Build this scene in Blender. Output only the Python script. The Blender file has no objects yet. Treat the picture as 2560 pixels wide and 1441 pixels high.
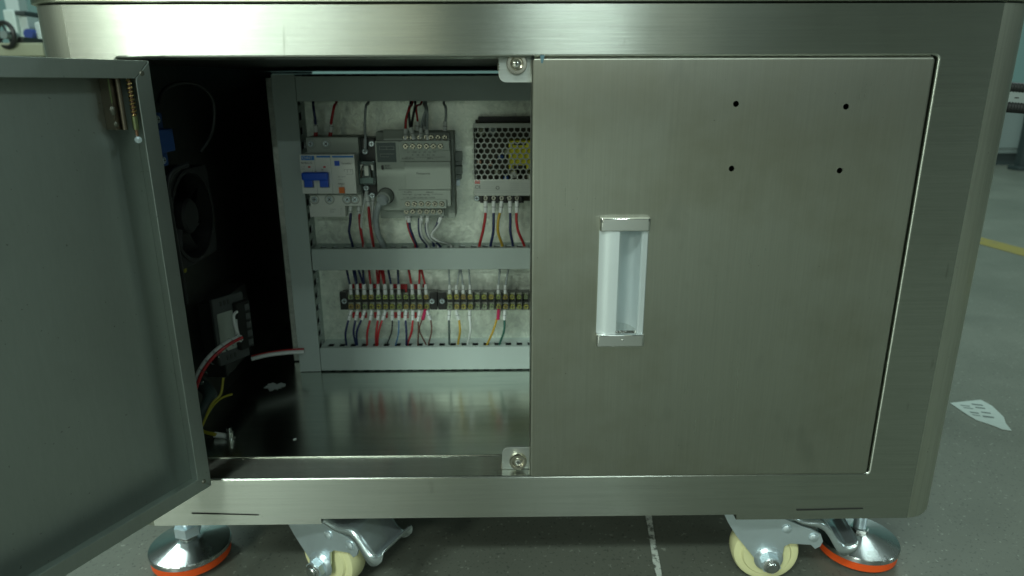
import bpy, bmesh, math, random
from mathutils import Vector, Matrix
random.seed(7)
scene = bpy.context.scene
COL = scene.collection

# ------------------------------------------------------------------ camera
CX, CY, CZ = -0.0210, -0.4512, 0.4208
PITCH, YAW, ROLL, FPX = 0.2898, 0.0114, -0.0034, 1692.1
fwd = Vector((math.sin(YAW)*math.cos(PITCH), math.cos(YAW)*math.cos(PITCH), -math.sin(PITCH)))
rgt = fwd.cross(Vector((0, 0, 1))).normalized()
upv = rgt.cross(fwd)
cr = rgt*math.cos(ROLL) + upv*math.sin(ROLL)
cu = -rgt*math.sin(ROLL) + upv*math.cos(ROLL)
cam = bpy.data.cameras.new('camera')
cam.sensor_width = 36.0
cam.lens = FPX/2560*36.0
cam.clip_start = 0.02
cam.clip_end = 200
camo = bpy.data.objects.new('camera', cam)
camo.matrix_world = Matrix(((cr.x, cu.x, -fwd.x, CX), (cr.y, cu.y, -fwd.y, CY), (cr.z, cu.z, -fwd.z, CZ), (0, 0, 0, 1)))
cam.dof.use_dof = True
cam.dof.focus_distance = 0.475
cam.dof.aperture_fstop = 11.0
COL.objects.link(camo)
scene.camera = camo

# ------------------------------------------------------------------ world, lamps, exposure
w = bpy.data.worlds.new('World')
scene.world = w
w.use_nodes = True
bg = w.node_tree.nodes['Background']
bg.inputs['Color'].default_value = (0.62, 0.82, 0.70, 1)
bg.inputs['Strength'].default_value = 0.108

def lamp(x, y, z, sx, sy, watts, col=(0.86, 1.0, 0.90), rz=0.0):
    l = bpy.data.lights.new('overhead_light', 'AREA')
    l.shape = 'RECTANGLE'
    l.size, l.size_y = sx, sy
    l.energy = watts
    l.color = col
    o = bpy.data.objects.new('overhead_light', l)
    o.location = (x, y, z)
    o.rotation_euler = (0, 0, rz)
    COL.objects.link(o)

for (x, y, wt) in [(-1.25, -2.55, 80), (-3.3, -2.4, 40), (0.9, -2.8, 12),
                   (-3.1, -6.0, 270), (-2.9, -9.0, 125), (-4.7, -9.0, 105), (1.0, -9.0, 110)]:
    lamp(x, y, 2.95, 1.25, 0.22, wt, (0.86, 1.0, 0.86) if x < -2 else (0.82, 1.0, 0.93))
for (x, y, wt) in [(-2.0, 1.6, 45), (1.6, 1.9, 40), (5.6, -1.2, 38), (5.6, -4.8, 48)]:  # the far-right pair is added to brighten the corner and open door
    lamp(x, y, 2.95, 1.25, 0.22, wt, (0.76, 1.0, 0.96))
# daylight windows in the far wall the cabinet faces
def window(x0, x1, z0, z1, y, watts, col):
    l = bpy.data.lights.new('window_light', 'AREA')
    l.shape = 'RECTANGLE'; l.size, l.size_y = x1-x0, z1-z0; l.energy = watts; l.color = col
    o = bpy.data.objects.new('window_light', l)
    o.location = ((x0+x1)/2, y, (z0+z1)/2); o.rotation_euler = (math.radians(90), 0, 0)
    COL.objects.link(o)
for x0, x1, rad, col in [(-7.6, -4.7, 0.5, (0.98, 1.0, 0.80)), (-4.6, -2.5, 0.5, (0.83, 1.0, 0.92)), (-2.4, -1.05, 0.8, (0.98, 1.0, 0.68)),
                         (0.1, 1.95, 1.3, (0.82, 1.0, 0.95)), (2.0, 3.0, 0.4, (0.90, 1.0, 0.80))]:
    window(x0, x1, 0.9, 3.2, -10.2, rad*math.pi*(x1-x0)*2.3, col)

vs = scene.view_settings
vs.view_transform = 'Standard'
vs.look = 'None'
vs.exposure = 0.0
vs.gamma = 1.0
vs.use_curve_mapping = False

# ------------------------------------------------------------------ helpers
def at(px, py, Y=None, Z=None, X=None):
    """point of a real plane (Y, Z or X fixed) seen at a position in the photograph"""
    d = fwd + cr*((px-1280)/FPX) - cu*((py-720.5)/FPX)
    if Y is not None: t = (Y-CY)/d.y
    elif Z is not None: t = (Z-CZ)/d.z
    else: t = (X-CX)/d.x
    return Vector((CX, CY, CZ)) + d*t

class MB:
    def __init__(s):
        s.v, s.f, s.m, s.h = [], [], [], []
    def add(s, vs_, fs, mi=0, hard=False):
        b = len(s.v)
        s.v += [tuple(v) for v in vs_]
        s.f += [tuple(i+b for i in f) for f in fs]
        s.m += [mi]*len(fs)
        s.h += [hard]*len(fs)
        return s
    def bm(s, bm_, mi=0, mat=None, hard=True):
        bm_.verts.index_update()
        vs_ = [(mat @ v.co if mat else v.co) for v in bm_.verts]
        s.add(vs_, [[v.index for v in f.verts] for f in bm_.faces], mi, hard)
        bm_.free()
        return s
    def box(s, x0, x1, y0, y1, z0, z1, bev=0.0, mi=0, seg=2):
        bm_ = bmesh.new()
        bmesh.ops.create_cube(bm_, size=1)
        for v in bm_.verts:
            v.co = Vector((x0+(v.co.x+.5)*(x1-x0), y0+(v.co.y+.5)*(y1-y0), z0+(v.co.z+.5)*(z1-z0)))
        if bev > 0:
            bmesh.ops.bevel(bm_, geom=bm_.edges[:], offset=bev, segments=seg, profile=0.6, affect='EDGES', clamp_overlap=True)
        return s.bm(bm_, mi)
    def cyl(s, p0, p1, r0, r1=None, n=16, mi=0, caps=True):
        p0, p1 = Vector(p0), Vector(p1)
        r1 = r0 if r1 is None else r1
        d = (p1-p0).normalized()
        a = d.orthogonal().normalized(); b = d.cross(a)
        vs_ = []
        for p, r in ((p0, r0), (p1, r1)):
            for i in range(n):
                t = 2*math.pi*i/n
                vs_.append(p + a*(math.cos(t)*r) + b*(math.sin(t)*r))
        fs = [(i, (i+1) % n, n+(i+1) % n, n+i) for i in range(n)]
        if caps:
            fs += [tuple(range(n-1, -1, -1)), tuple(range(n, 2*n))]
        return s.add(vs_, fs, mi)
    def lathe(s, prof, origin=(0, 0, 0), axis=(0, 0, 1), n=32, mi=0, closed=False):
        """prof: list of (r, h) along axis"""
        o = Vector(origin); d = Vector(axis).normalized()
        a = d.orthogonal().normalized(); b = d.cross(a)
        vs_, fs = [], []
        for r, h in prof:
            for i in range(n):
                t = 2*math.pi*i/n
                vs_.append(o + d*h + a*(math.cos(t)*r) + b*(math.sin(t)*r))
        k = len(prof)
        for j in range(k-1 if not closed else k):
            j2 = (j+1) % k
            for i in range(n):
                fs.append((j*n+i, j*n+(i+1) % n, j2*n+(i+1) % n, j2*n+i))
        if not closed:
            if prof[0][0] > 1e-6: fs.append(tuple(range(n-1, -1, -1)))
            if prof[-1][0] > 1e-6: fs.append(tuple((k-1)*n+i for i in range(n)))
        return s.add(vs_, fs, mi)
    def tube(s, pts, r, n=8, mi=0, smooth=4):
        pts = [Vector(p) for p in pts]
        if smooth > 1 and len(pts) > 2:
            out = []
            for i in range(len(pts)-1):
                p0 = pts[max(i-1, 0)]; p1 = pts[i]; p2 = pts[i+1]; p3 = pts[min(i+2, len(pts)-1)]
                for k in range(smooth):
                    t = k/smooth
                    out.append(0.5*((2*p1) + (p2-p0)*t + (2*p0-5*p1+4*p2-p3)*t*t + (3*p1-p0-3*p2+p3)*t**3))
            out.append(pts[-1]); pts = out
        rad = r if callable(r) else (lambda u: r)
        vs_, fs = [], []
        a = None
        L = len(pts)
        for i, p in enumerate(pts):
            d = (pts[min(i+1, L-1)]-pts[max(i-1, 0)]).normalized()
            if a is None: a = d.orthogonal().normalized()
            a = (a - d*a.dot(d)).normalized()
            b = d.cross(a)
            rr = rad(i/(L-1))
            for k in range(n):
                t = 2*math.pi*k/n
                vs_.append(p + a*(math.cos(t)*rr) + b*(math.sin(t)*rr))
        for i in range(L-1):
            for k in range(n):
                fs.append((i*n+k, i*n+(k+1) % n, (i+1)*n+(k+1) % n, (i+1)*n+k))
        fs += [tuple(range(n-1, -1, -1)), tuple((L-1)*n+k for k in range(n))]
        return s.add(vs_, fs, mi)
    def prism(s, poly, fn, d0, d1, mi=0, bev=0.0):
        """poly: 2D outline; fn(a,b,depth)->3D; extruded from d0 to d1"""
        bm_ = bmesh.new()
        v0 = [bm_.verts.new(fn(a, b, d0)) for a, b in poly]
        v1 = [bm_.verts.new(fn(a, b, d1)) for a, b in poly]
        n = len(poly)
        bm_.faces.new(v0); bm_.faces.new(v1[::-1])
        for i in range(n):
            bm_.faces.new((v0[i], v1[i], v1[(i+1) % n], v0[(i+1) % n]))
        bmesh.ops.recalc_face_normals(bm_, faces=bm_.faces[:])
        if bev > 0:
            cap = [e for e in bm_.edges if (e.verts[0] in v0 and e.verts[1] in v0) or (e.verts[0] in v1 and e.verts[1] in v1)]
            bmesh.ops.bevel(bm_, geom=cap, offset=bev, segments=2, profile=0.6, affect='EDGES', clamp_overlap=True)
        return s.bm(bm_, mi)
    def plate(s, outer, holes, fn, d0, d1, mi=0, bevel_holes=0.0, bevel_outer=0.0):
        """flat plate with real holes: outline and holes in 2D, thickness d0..d1"""
        bm_ = bmesh.new()
        loops = [outer]+holes
        es = []
        for lp in loops:
            vv = [bm_.verts.new((a, b, 0)) for a, b in lp]
            for i in range(len(vv)):
                es.append(bm_.edges.new((vv[i], vv[(i+1) % len(vv)])))
        r = bmesh.ops.triangle_fill(bm_, use_beauty=True, use_dissolve=False, edges=es)
        fcs = [f for f in bm_.faces]
        bmesh.ops.recalc_face_normals(bm_, faces=fcs)
        r = bmesh.ops.extrude_face_region(bm_, geom=fcs)
        nv = set(g for g in r['geom'] if isinstance(g, bmesh.types.BMVert))
        for v in bm_.verts:
            v.co = fn(v.co.x, v.co.y, d1 if v in nv else d0)
        bmesh.ops.recalc_face_normals(bm_, faces=bm_.faces[:])
        if bevel_holes > 0 or bevel_outer > 0:
            sel = []
            for e in bm_.edges:
                if len(e.link_faces) == 2 and e.calc_face_angle(0) > 0.8:
                    on0 = not (e.verts[0] in nv) and not (e.verts[1] in nv)
                    inside = abs((e.verts[0].co.x+e.verts[1].co.x)/2) < 0.28 and (e.verts[0].co.z+e.verts[1].co.z)/2 > 0.12 and (e.verts[0].co.z+e.verts[1].co.z)/2 < 0.45
                    if on0 and inside: sel.append(e)
            bmesh.ops.bevel(bm_, geom=sel, offset=bevel_holes or bevel_outer, segments=3, profile=0.5, affect='EDGES', clamp_overlap=True)
        return s.bm(bm_, mi)
    def build(s, name, mats, parent=None, sharp=35, smooth=True):
        me = bpy.data.meshes.new(name)
        me.from_pydata(s.v, [], s.f)
        bm_ = bmesh.new(); bm_.from_mesh(me)
        bmesh.ops.recalc_face_normals(bm_, faces=bm_.faces[:])
        bm_.to_mesh(me); bm_.free()
        if not isinstance(mats, (list, tuple)): mats = [mats]
        for m in mats: me.materials.append(m)
        for p, mi in zip(me.polygons, s.m): p.material_index = mi
        if smooth:
            me.polygons.foreach_set('use_smooth', [True]*len(me.polygons))
            me.set_sharp_from_angle(angle=math.radians(sharp))
            if any(s.h):          # keep flat faces truly flat beside their rounded edges
                bm_ = bmesh.new(); bm_.from_mesh(me); bm_.faces.ensure_lookup_table()
                for i, f in enumerate(bm_.faces):
                    if s.h[i] and max(abs(c) for c in f.normal) > 0.99995:
                        for e in f.edges:
                            if len(e.link_faces) == 2 and e.calc_face_angle(0) > 0.01: e.smooth = False
                bm_.to_mesh(me); bm_.free()
        me.update()
        o = bpy.data.objects.new(name, me)
        COL.objects.link(o)
        if parent: put(o, parent)
        return o

def put(o, parent):
    o.parent = parent
    o.matrix_parent_inverse = Matrix.Identity(4)
    # geometry is written in world coordinates unless the parent is a moved Empty
    if parent.get('_world', 0):
        o.matrix_parent_inverse = parent.matrix_world.inverted()

def tag(o, label, cat, group=None):
    o['label'] = label; o['category'] = cat
    if group: o['group'] = group
    return o

def thing(name, label, cat, loc=(0, 0, 0), group=None, rz=0.0):
    o = bpy.data.objects.new(name, None)
    o.empty_display_size = 0.02
    o.location = loc
    o.rotation_euler = (0, 0, rz)
    COL.objects.link(o)
    o.matrix_world = Matrix.Translation(Vector(loc)) @ Matrix.Rotation(rz, 4, 'Z')
    tag(o, label, cat, group)
    return o

def sub(name, parent, loc=(0, 0, 0), rz=0.0):
    o = bpy.data.objects.new(name, None)
    o.empty_display_size = 0.01
    o.location = loc
    o.rotation_euler = (0, 0, rz)
    COL.objects.link(o)
    o.parent = parent
    return o

def clone(src, name, parent, loc, rot=None):
    o = bpy.data.objects.new(name, src.data)
    o.location = loc
    if rot: o.rotation_euler = rot
    COL.objects.link(o)
    o.parent = parent
    return o

XZ = lambda a, b, d: Vector((a, d, b))
XY = lambda a, b, d: Vector((a, b, d))
YZ = lambda a, b, d: Vector((d, a, b))

def rect(x0, x1, z0, z1): return [(x0, z0), (x1, z0), (x1, z1), (x0, z1)]
def circ(x, z, r, n=20): return [(x+r*math.cos(2*math.pi*i/n), z+r*math.sin(2*math.pi*i/n)) for i in range(n)]
def rrect(x0, x1, z0, z1, r, n=5, corners=(1, 1, 1, 1)):
    out = []
    for (cx, cz, a0), on in zip([(x1-r, z1-r, 0), (x0+r, z1-r, 90), (x0+r, z0+r, 180), (x1-r, z0+r, 270)], corners):
        if on:
            for i in range(n+1):
                a = math.radians(a0+90*i/n); out.append((cx+r*math.cos(a), cz+r*math.sin(a)))
        else:
            a = {0: (x1, z1), 90: (x0, z1), 180: (x0, z0), 270: (x1, z0)}[a0]
            out.append(a)
    return out

# ------------------------------------------------------------------ materials
def newmat(name):
    m = bpy.data.materials.new(name); m.use_nodes = True
    nt = m.node_tree
    return m, nt, nt.nodes['Principled BSDF']
def N(nt, t, **kw):
    n = nt.nodes.new(t)
    for k, v in kw.items(): setattr(n, k, v)
    return n
def mathn(nt, op, a, b=None, clamp=False):
    n = nt.nodes.new('ShaderNodeMath'); n.operation = op; n.use_clamp = clamp
    for i, x in enumerate((a, b)):
        if x is None: continue
        if isinstance(x, (int, float)): n.inputs[i].default_value = x
        else: nt.links.new(x, n.inputs[i])
    return n.outputs[0]
def mapped(nt, scale, rot=(0, 0, 0), loc=(0, 0, 0)):
    tc = N(nt, 'ShaderNodeTexCoord'); mp = N(nt, 'ShaderNodeMapping')
    mp.inputs['Scale'].default_value = scale; mp.inputs['Rotation'].default_value = rot; mp.inputs['Location'].default_value = loc
    nt.links.new(tc.outputs['Object'], mp.inputs['Vector'])
    return mp.outputs['Vector']
def noise(nt, vec, scale, detail=4, rough=0.6):
    n = N(nt, 'ShaderNodeTexNoise')
    n.inputs['Scale'].default_value = scale; n.inputs['Detail'].default_value = detail; n.inputs['Roughness'].default_value = rough
    nt.links.new(vec, n.inputs['Vector'])
    return n.outputs['Fac']
def ramp(nt, fac, stops):
    r = N(nt, 'ShaderNodeValToRGB')
    e = r.color_ramp.elements
    e[0].position, e[0].color = stops[0][0], (*stops[0][1], 1)
    e[1].position, e[1].color = stops[-1][0], (*stops[-1][1], 1)
    for p, c in stops[1:-1]:
        x = e.new(p); x.color = (*c, 1)
    nt.links.new(fac, r.inputs['Fac'])
    return r.outputs['Color']
def mixc(nt, fac, a, b, mode='MIX'):
    n = N(nt, 'ShaderNodeMix', data_type='RGBA', blend_type=mode)
    for s_, x in ((0, fac), (6, a), (7, b)):
        if isinstance(x, (int, float)): n.inputs[s_].default_value = x
        elif isinstance(x, tuple): n.inputs[s_].default_value = (*x, 1)
        else: nt.links.new(x, n.inputs[s_])
    return n.outputs[2]

def steel(name, base=(0.56, 0.58, 0.50), rough=0.30, aniso=0.75, tangent=(0, 0.35, 1), brush=(6, 300, 300), bump=0.10,
          stain=0.35, rvar=0.08, marks=0.0, grainy=0.42):
    """brushed stainless sheet: fine lines, smudges and marks of its own"""
    m, nt, b = newmat(name)
    L = nt.links
    b.inputs['Metallic'].default_value = 1.0
    lines = noise(nt, mapped(nt, brush), 3.0, 3, 0.7)
    smv = mapped(nt, (1, 1, 1), loc=(3.1, 1.7, 0.4))
    smud = noise(nt, smv, 9.0, 5, 0.62)
    sm2 = noise(nt, mapped(nt, (1.0, 1.0, 0.55), loc=(7, 3, 1)), 26.0, 3, 0.55)
    spots = ramp(nt, sm2, [(0.60, (0, 0, 0)), (0.74, (1, 1, 1))])
    lines2 = noise(nt, mapped(nt, tuple(x*0.35 for x in brush), loc=(2, 5, 9)), 3.0, 4, 0.75)
    grain = mathn(nt, 'MULTIPLY', mathn(nt, 'ADD', lines, lines2), 0.5)
    gr = ramp(nt, grain, [(0.36, (0, 0, 0)), (0.64, (1, 1, 1))])
    c1 = mixc(nt, mathn(nt, 'MULTIPLY', gr, grainy), tuple(min(1, x*1.10) for x in base), tuple(x*0.66 for x in base))
    st = ramp(nt, smud, [(0.48, (0, 0, 0)), (0.70, (1, 1, 1))])
    c2 = mixc(nt, mathn(nt, 'MULTIPLY', st, stain*0.5), c1, (base[0]*0.66, base[1]*0.61, base[2]*0.48))
    c3 = mixc(nt, mathn(nt, 'MULTIPLY', spots, stain*0.45), c2, tuple(x*0.66 for x in base))
    speck = noise(nt, mapped(nt, (1, 1, 1), loc=(1, 8, 2)), 420.0, 1, 0.4)
    spk = ramp(nt, speck, [(0.775, (0, 0, 0)), (0.80, (1, 1, 1))])
    c4 = mixc(nt, mathn(nt, 'MULTIPLY', spk, 0.45), c3, (0.10, 0.09, 0.07))
    if marks > 0:
        sv = noise(nt, mapped(nt, (160, 160, 26), rot=(0, 0.35, 0)), 1.0, 2, 0.5)
        patch = ramp(nt, noise(nt, mapped(nt, (1, 1, 1), loc=(0.9, 4, 2)), 13.0, 2, 0.5), [(0.52, (0, 0, 0)), (0.64, (1, 1, 1))])
        sc = ramp(nt, sv, [(0.67, (0, 0, 0)), (0.72, (1, 1, 1))])
        fac = mathn(nt, 'MULTIPLY', mathn(nt, 'MULTIPLY', sc, patch), marks)
        c4 = mixc(nt, fac, c4, (0.20, 0.19, 0.16))
    L.new(c4, b.inputs['Base Color'])
    rr = mathn(nt, 'ADD', mathn(nt, 'ADD', mathn(nt, 'MULTIPLY', smud, rvar*2), rough-rvar), mathn(nt, 'MULTIPLY', lines, 0.07))
    L.new(rr, b.inputs['Roughness'])
    b.inputs['Anisotropic'].default_value = aniso
    cv = N(nt, 'ShaderNodeCombineXYZ')
    for i in range(3): cv.inputs[i].default_value = tangent[i]
    L.new(cv.outputs[0], b.inputs['Tangent'])
    bp = N(nt, 'ShaderNodeBump')
    bp.inputs['Strength'].default_value = bump; bp.inputs['Distance'].default_value = 0.0004
    hh = mathn(nt, 'ADD', lines, mathn(nt, 'MULTIPLY', smud, 2.5))
    L.new(hh, bp.inputs['Height']); L.new(bp.outputs['Normal'], b.inputs['Normal'])
    return m

def plain(name, col, rough=0.5, metal=0.0, var=0.12, vscale=60.0, spec=0.5, bump=0.0, coat=0.0):
    m, nt, b = newmat(name)
    nz = noise(nt, mapped(nt, (1, 1, 1)), vscale, 4, 0.6)
    c = mixc(nt, nz, tuple(x*(1-var) for x in col), tuple(min(1, x*(1+var)) for x in col))
    nt.links.new(c, b.inputs['Base Color'])
    nt.links.new(mathn(nt, 'ADD', mathn(nt, 'MULTIPLY', nz, 0.12), max(rough-0.06, 0.02)), b.inputs['Roughness'])
    b.inputs['Metallic'].default_value = metal
    b.inputs['Specular IOR Level'].default_value = spec
    b.inputs['Coat Weight'].default_value = coat
    if bump > 0:
        bp = N(nt, 'ShaderNodeBump'); bp.inputs['Strength'].default_value = bump; bp.inputs['Distance'].default_value = 0.0008
        nt.links.new(nz, bp.inputs['Height']); nt.links.new(bp.outputs['Normal'], b.inputs['Normal'])
    return m

M = {}
M['rail'] = steel('brushed_steel_rail', base=(0.52, 0.545, 0.49), rough=0.20, aniso=0.97, bump=0.10, rvar=0.03, brush=(5, 260, 260), marks=0.35)
M['door'] = steel('brushed_steel_door', base=(0.485, 0.495, 0.43), rough=0.26, aniso=0.75, rvar=0.05, grainy=0.26, tangent=(1, 0.2, 0), brush=(420, 420, 7), stain=0.95, bump=0.07)
M['side'] = steel('brushed_steel_side', rough=0.30, aniso=0.5, tangent=(1, 1, 0), brush=(260, 260, 5), bump=0.06)
M['lid'] = steel('brushed_steel_lid', base=(0.58, 0.60, 0.50), rough=0.24, aniso=0.93)
M['doorin'] = steel('dull_steel_door_inside', base=(0.40, 0.44, 0.415), rough=0.38, grainy=0.14, aniso=0.35, tangent=(0, 0, 1), brush=(200, 200, 30), stain=0.3, bump=0.05)
M['inner'] = steel('shaded_interior_steel', base=(0.11, 0.115, 0.105), rough=0.42, aniso=0.0, brush=(40, 40, 40), stain=0.4, bump=0.05)  # stainless darkened in colour for the shade inside the box
M['shelf'] = steel('polished_interior_floor', base=(0.68, 0.72, 0.67), rough=0.17, aniso=0.4, tangent=(0, 1, 0), brush=(5, 160, 160), stain=0.3, rvar=0.05, bump=0.05)
M['bracket'] = steel('bracket_steel', base=(0.46, 0.49, 0.465), rough=0.34, aniso=0.6, brush=(5, 300, 300), stain=0.3)
M['chrome'] = plain('polished_chrome', (0.74, 0.75, 0.72), 0.08, 1.0, 0.03)
M['zinc'] = plain('bright_zinc_plate', (0.74, 0.85, 0.90), 0.32, 0.8, 0.08, 90)
M['pedal'] = plain('glossy_zinc_pedal', (0.74, 0.83, 0.86), 0.24, 0.9, 0.06, 60)
M['turned'] = plain('turned_steel', (0.62, 0.64, 0.63), 0.20, 1.0, 0.06, 40)
M['disc'] = plain('lathe_turned_disc', (0.62, 0.64, 0.63), 0.26, 1.0, 0.05, 40)
_nt = M['disc'].node_tree; _b = _nt.nodes['Principled BSDF']
_t = N(_nt, 'ShaderNodeTangent', direction_type='RADIAL', axis='Z'); _nt.links.new(_t.outputs[0], _b.inputs['Tangent'])
_b.inputs['Anisotropic'].default_value = 0.9; _b.inputs['Anisotropic Rotation'].default_value = 0.25
M['nickel'] = plain('nickel_plate', (0.62, 0.59, 0.50), 0.16, 1.0, 0.06)
M['alu'] = plain('satin_anodised_aluminium', (0.78, 0.85, 0.86), 0.36, 0.5, 0.04, 25)
M['pvc'] = plain('grey_duct_plastic', (0.46, 0.54, 0.51), 0.55, 0, 0.04, 14, 0.4)
M['abs'] = plain('light_grey_device_plastic', (0.37, 0.42, 0.37), 0.5, 0, 0.04, 30, 0.4)
M['absdark'] = plain('mid_grey_device_plastic', (0.30, 0.34, 0.31), 0.5, 0, 0.05, 30, 0.4)
M['white'] = plain('white_plastic', (0.72, 0.75, 0.70), 0.45, 0, 0.03, 30)
M['sleeve'] = plain('white_sleeve', (0.78, 0.82, 0.80), 0.5, 0, 0.04, 100)
M['black'] = plain('black_plastic', (0.018, 0.019, 0.018), 0.38, 0, 0.2, 80)
M['rubber'] = plain('black_rubber', (0.012, 0.013, 0.013), 0.6, 0, 0.2, 120)
M['blue'] = plain('blue_plastic', (0.016, 0.10, 0.62), 0.4, 0, 0.06)
M['azure'] = plain('azure_print', (0.03, 0.20, 0.56), 0.5, 0, 0.04)
M['dkblue'] = plain('contactor_blue', (0.02, 0.09, 0.34), 0.5, 0, 0.1)
M['orange'] = plain('orange_pad', (0.88, 0.10, 0.012), 0.5, 0, 0.06)
M['orangeb'] = plain('orange_button', (0.75, 0.17, 0.02), 0.45, 0, 0.05)
M['red'] = plain('red_insulation', (0.46, 0.018, 0.022), 0.42, 0, 0.08)
M['navy'] = plain('navy_insulation', (0.012, 0.022, 0.10), 0.42, 0, 0.1)
M['blk'] = plain('black_insulation', (0.015, 0.018, 0.018), 0.42, 0, 0.1)
M['yel'] = plain('yellow_insulation', (0.55, 0.36, 0.03), 0.45, 0, 0.08)
M['yelg'] = plain('yellow_green_insulation', (0.36, 0.33, 0.03), 0.45, 0, 0.08)
M['grn'] = plain('green_insulation', (0.012, 0.12, 0.085), 0.45, 0, 0.08)
M['gry'] = plain('grey_insulation', (0.36, 0.41, 0.42), 0.45, 0, 0.06)
M['dgry'] = plain('dark_grey_insulation', (0.055, 0.085, 0.08), 0.45, 0, 0.06)
M['wht'] = plain('white_insulation', (0.66, 0.70, 0.68), 0.45, 0, 0.05)
M['brn'] = plain('brown_insulation', (0.15, 0.055, 0.035), 0.45, 0, 0.08)
M['sky'] = plain('light_blue_insulation', (0.07, 0.20, 0.42), 0.45, 0, 0.06)
M['pink'] = plain('crimson_ferrule', (0.50, 0.015, 0.09), 0.45, 0, 0.06)
M['nylon'] = plain('cream_nylon', (0.74, 0.72, 0.40), 0.38, 0, 0.10, 22)
M['ink'] = plain('dark_print', (0.05, 0.055, 0.05), 0.6, 0, 0.05)
M['inkl'] = plain('pale_print', (0.35, 0.38, 0.36), 0.6, 0, 0.05)
M['ink2'] = plain('grey_print', (0.13, 0.16, 0.15), 0.7, 0, 0.2, 300)
M['redp'] = plain('red_print', (0.60, 0.06, 0.05), 0.5, 0, 0.05)
M['brass'] = plain('yellow_zinc', (0.36, 0.26, 0.11), 0.34, 1.0, 0.25, 70)
M['olive'] = plain('green_zinc', (0.22, 0.26, 0.13), 0.32, 1.0, 0.25, 70)
M['bronze'] = plain('brown_zinc_leaf', (0.20, 0.17, 0.13), 0.35, 1.0, 0.3, 40)
M['weld'] = plain('weld_metal', (0.24, 0.24, 0.20), 0.42, 1.0, 0.35, 200, bump=0.6)
M['copper'] = plain('copper_spring', (0.34, 0.20, 0.13), 0.3, 1.0, 0.2, 60)
M['yellowtape'] = plain('transformer_yellow', (0.80, 0.76, 0.03), 0.5, 0, 0.1)
M['psu'] = plain('power_supply_aluminium', (0.44, 0.47, 0.43), 0.45, 0.6, 0.05, 60)
M['pcb'] = plain('circuit_board', (0.055, 0.050, 0.028), 0.5, 0, 0.3, 60)
M['tplate'] = plain('terminal_plate', (0.34, 0.36, 0.30), 0.45, 0.7, 0.15, 300)
M['gap'] = plain('slot_shade_black', (0.012, 0.012, 0.011), 0.7, 0, 0.1)  # black put in for the shade of the frame slots

def mat_terminal():
    m, nt, b = newmat('terminal_zinc')
    oi = N(nt, 'ShaderNodeObjectInfo')
    c = ramp(nt, oi.outputs['Random'], [(0.0, (0.62, 0.38, 0.14)), (0.3, (0.66, 0.55, 0.10)), (0.6, (0.52, 0.60, 0.13)), (0.8, (0.36, 0.58, 0.24)), (1.0, (0.40, 0.52, 0.44))])
    nz = noise(nt, mapped(nt, (1, 1, 1)), 700, 2, 0.6)
    c2 = mixc(nt, mathn(nt, 'MULTIPLY', nz, 0.6), c, (0.75, 0.72, 0.30))
    nt.links.new(c2, b.inputs['Base Color'])
    b.inputs['Metallic'].default_value = 0.75; b.inputs['Roughness'].default_value = 0.34
    return m
M['term'] = mat_terminal()

def mat_galv():
    m, nt, b = newmat('galvanised_sheet')
    v = N(nt, 'ShaderNodeTexVoronoi'); v.inputs['Scale'].default_value = 260; v.inputs['Randomness'].default_value = 1
    nv = N(nt, 'ShaderNodeTexNoise'); nv.inputs['Scale'].default_value = 60
    vec = mapped(nt, (1, 1, 1))
    nt.links.new(vec, nv.inputs['Vector'])
    mx = mixc(nt, 0.03, vec, nv.outputs['Color'])
    nt.links.new(mx, v.inputs['Vector'])
    big = noise(nt, mapped(nt, (1, 1, 1), loc=(2, 0, 5)), 16, 5, 0.65)
    g = N(nt, 'ShaderNodeRGBToBW'); nt.links.new(v.outputs['Color'], g.inputs[0])
    mixf = mathn(nt, 'ADD', mathn(nt, 'MULTIPLY', g.outputs[0], 0.16), mathn(nt, 'MULTIPLY', big, 0.85))
    c = ramp(nt, mixf, [(0.34, (0.56, 0.61, 0.55)), (0.50, (0.78, 0.85, 0.75)), (0.64, (0.95, 1.0, 0.90))])
    nt.links.new(c, b.inputs['Base Color'])
    b.inputs['Metallic'].default_value = 0.8
    nt.links.new(mathn(nt, 'ADD', mathn(nt, 'MULTIPLY', mixf, 0.20), 0.33), b.inputs['Roughness'])
    bp = N(nt, 'ShaderNodeBump'); bp.inputs['Strength'].default_value = 0.5; bp.inputs['Distance'].default_value = 0.0035
    nt.links.new(big, bp.inputs['Height']); nt.links.new(bp.outputs['Normal'], b.inputs['Normal'])
    return m
M['galv'] = mat_galv()

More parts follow.
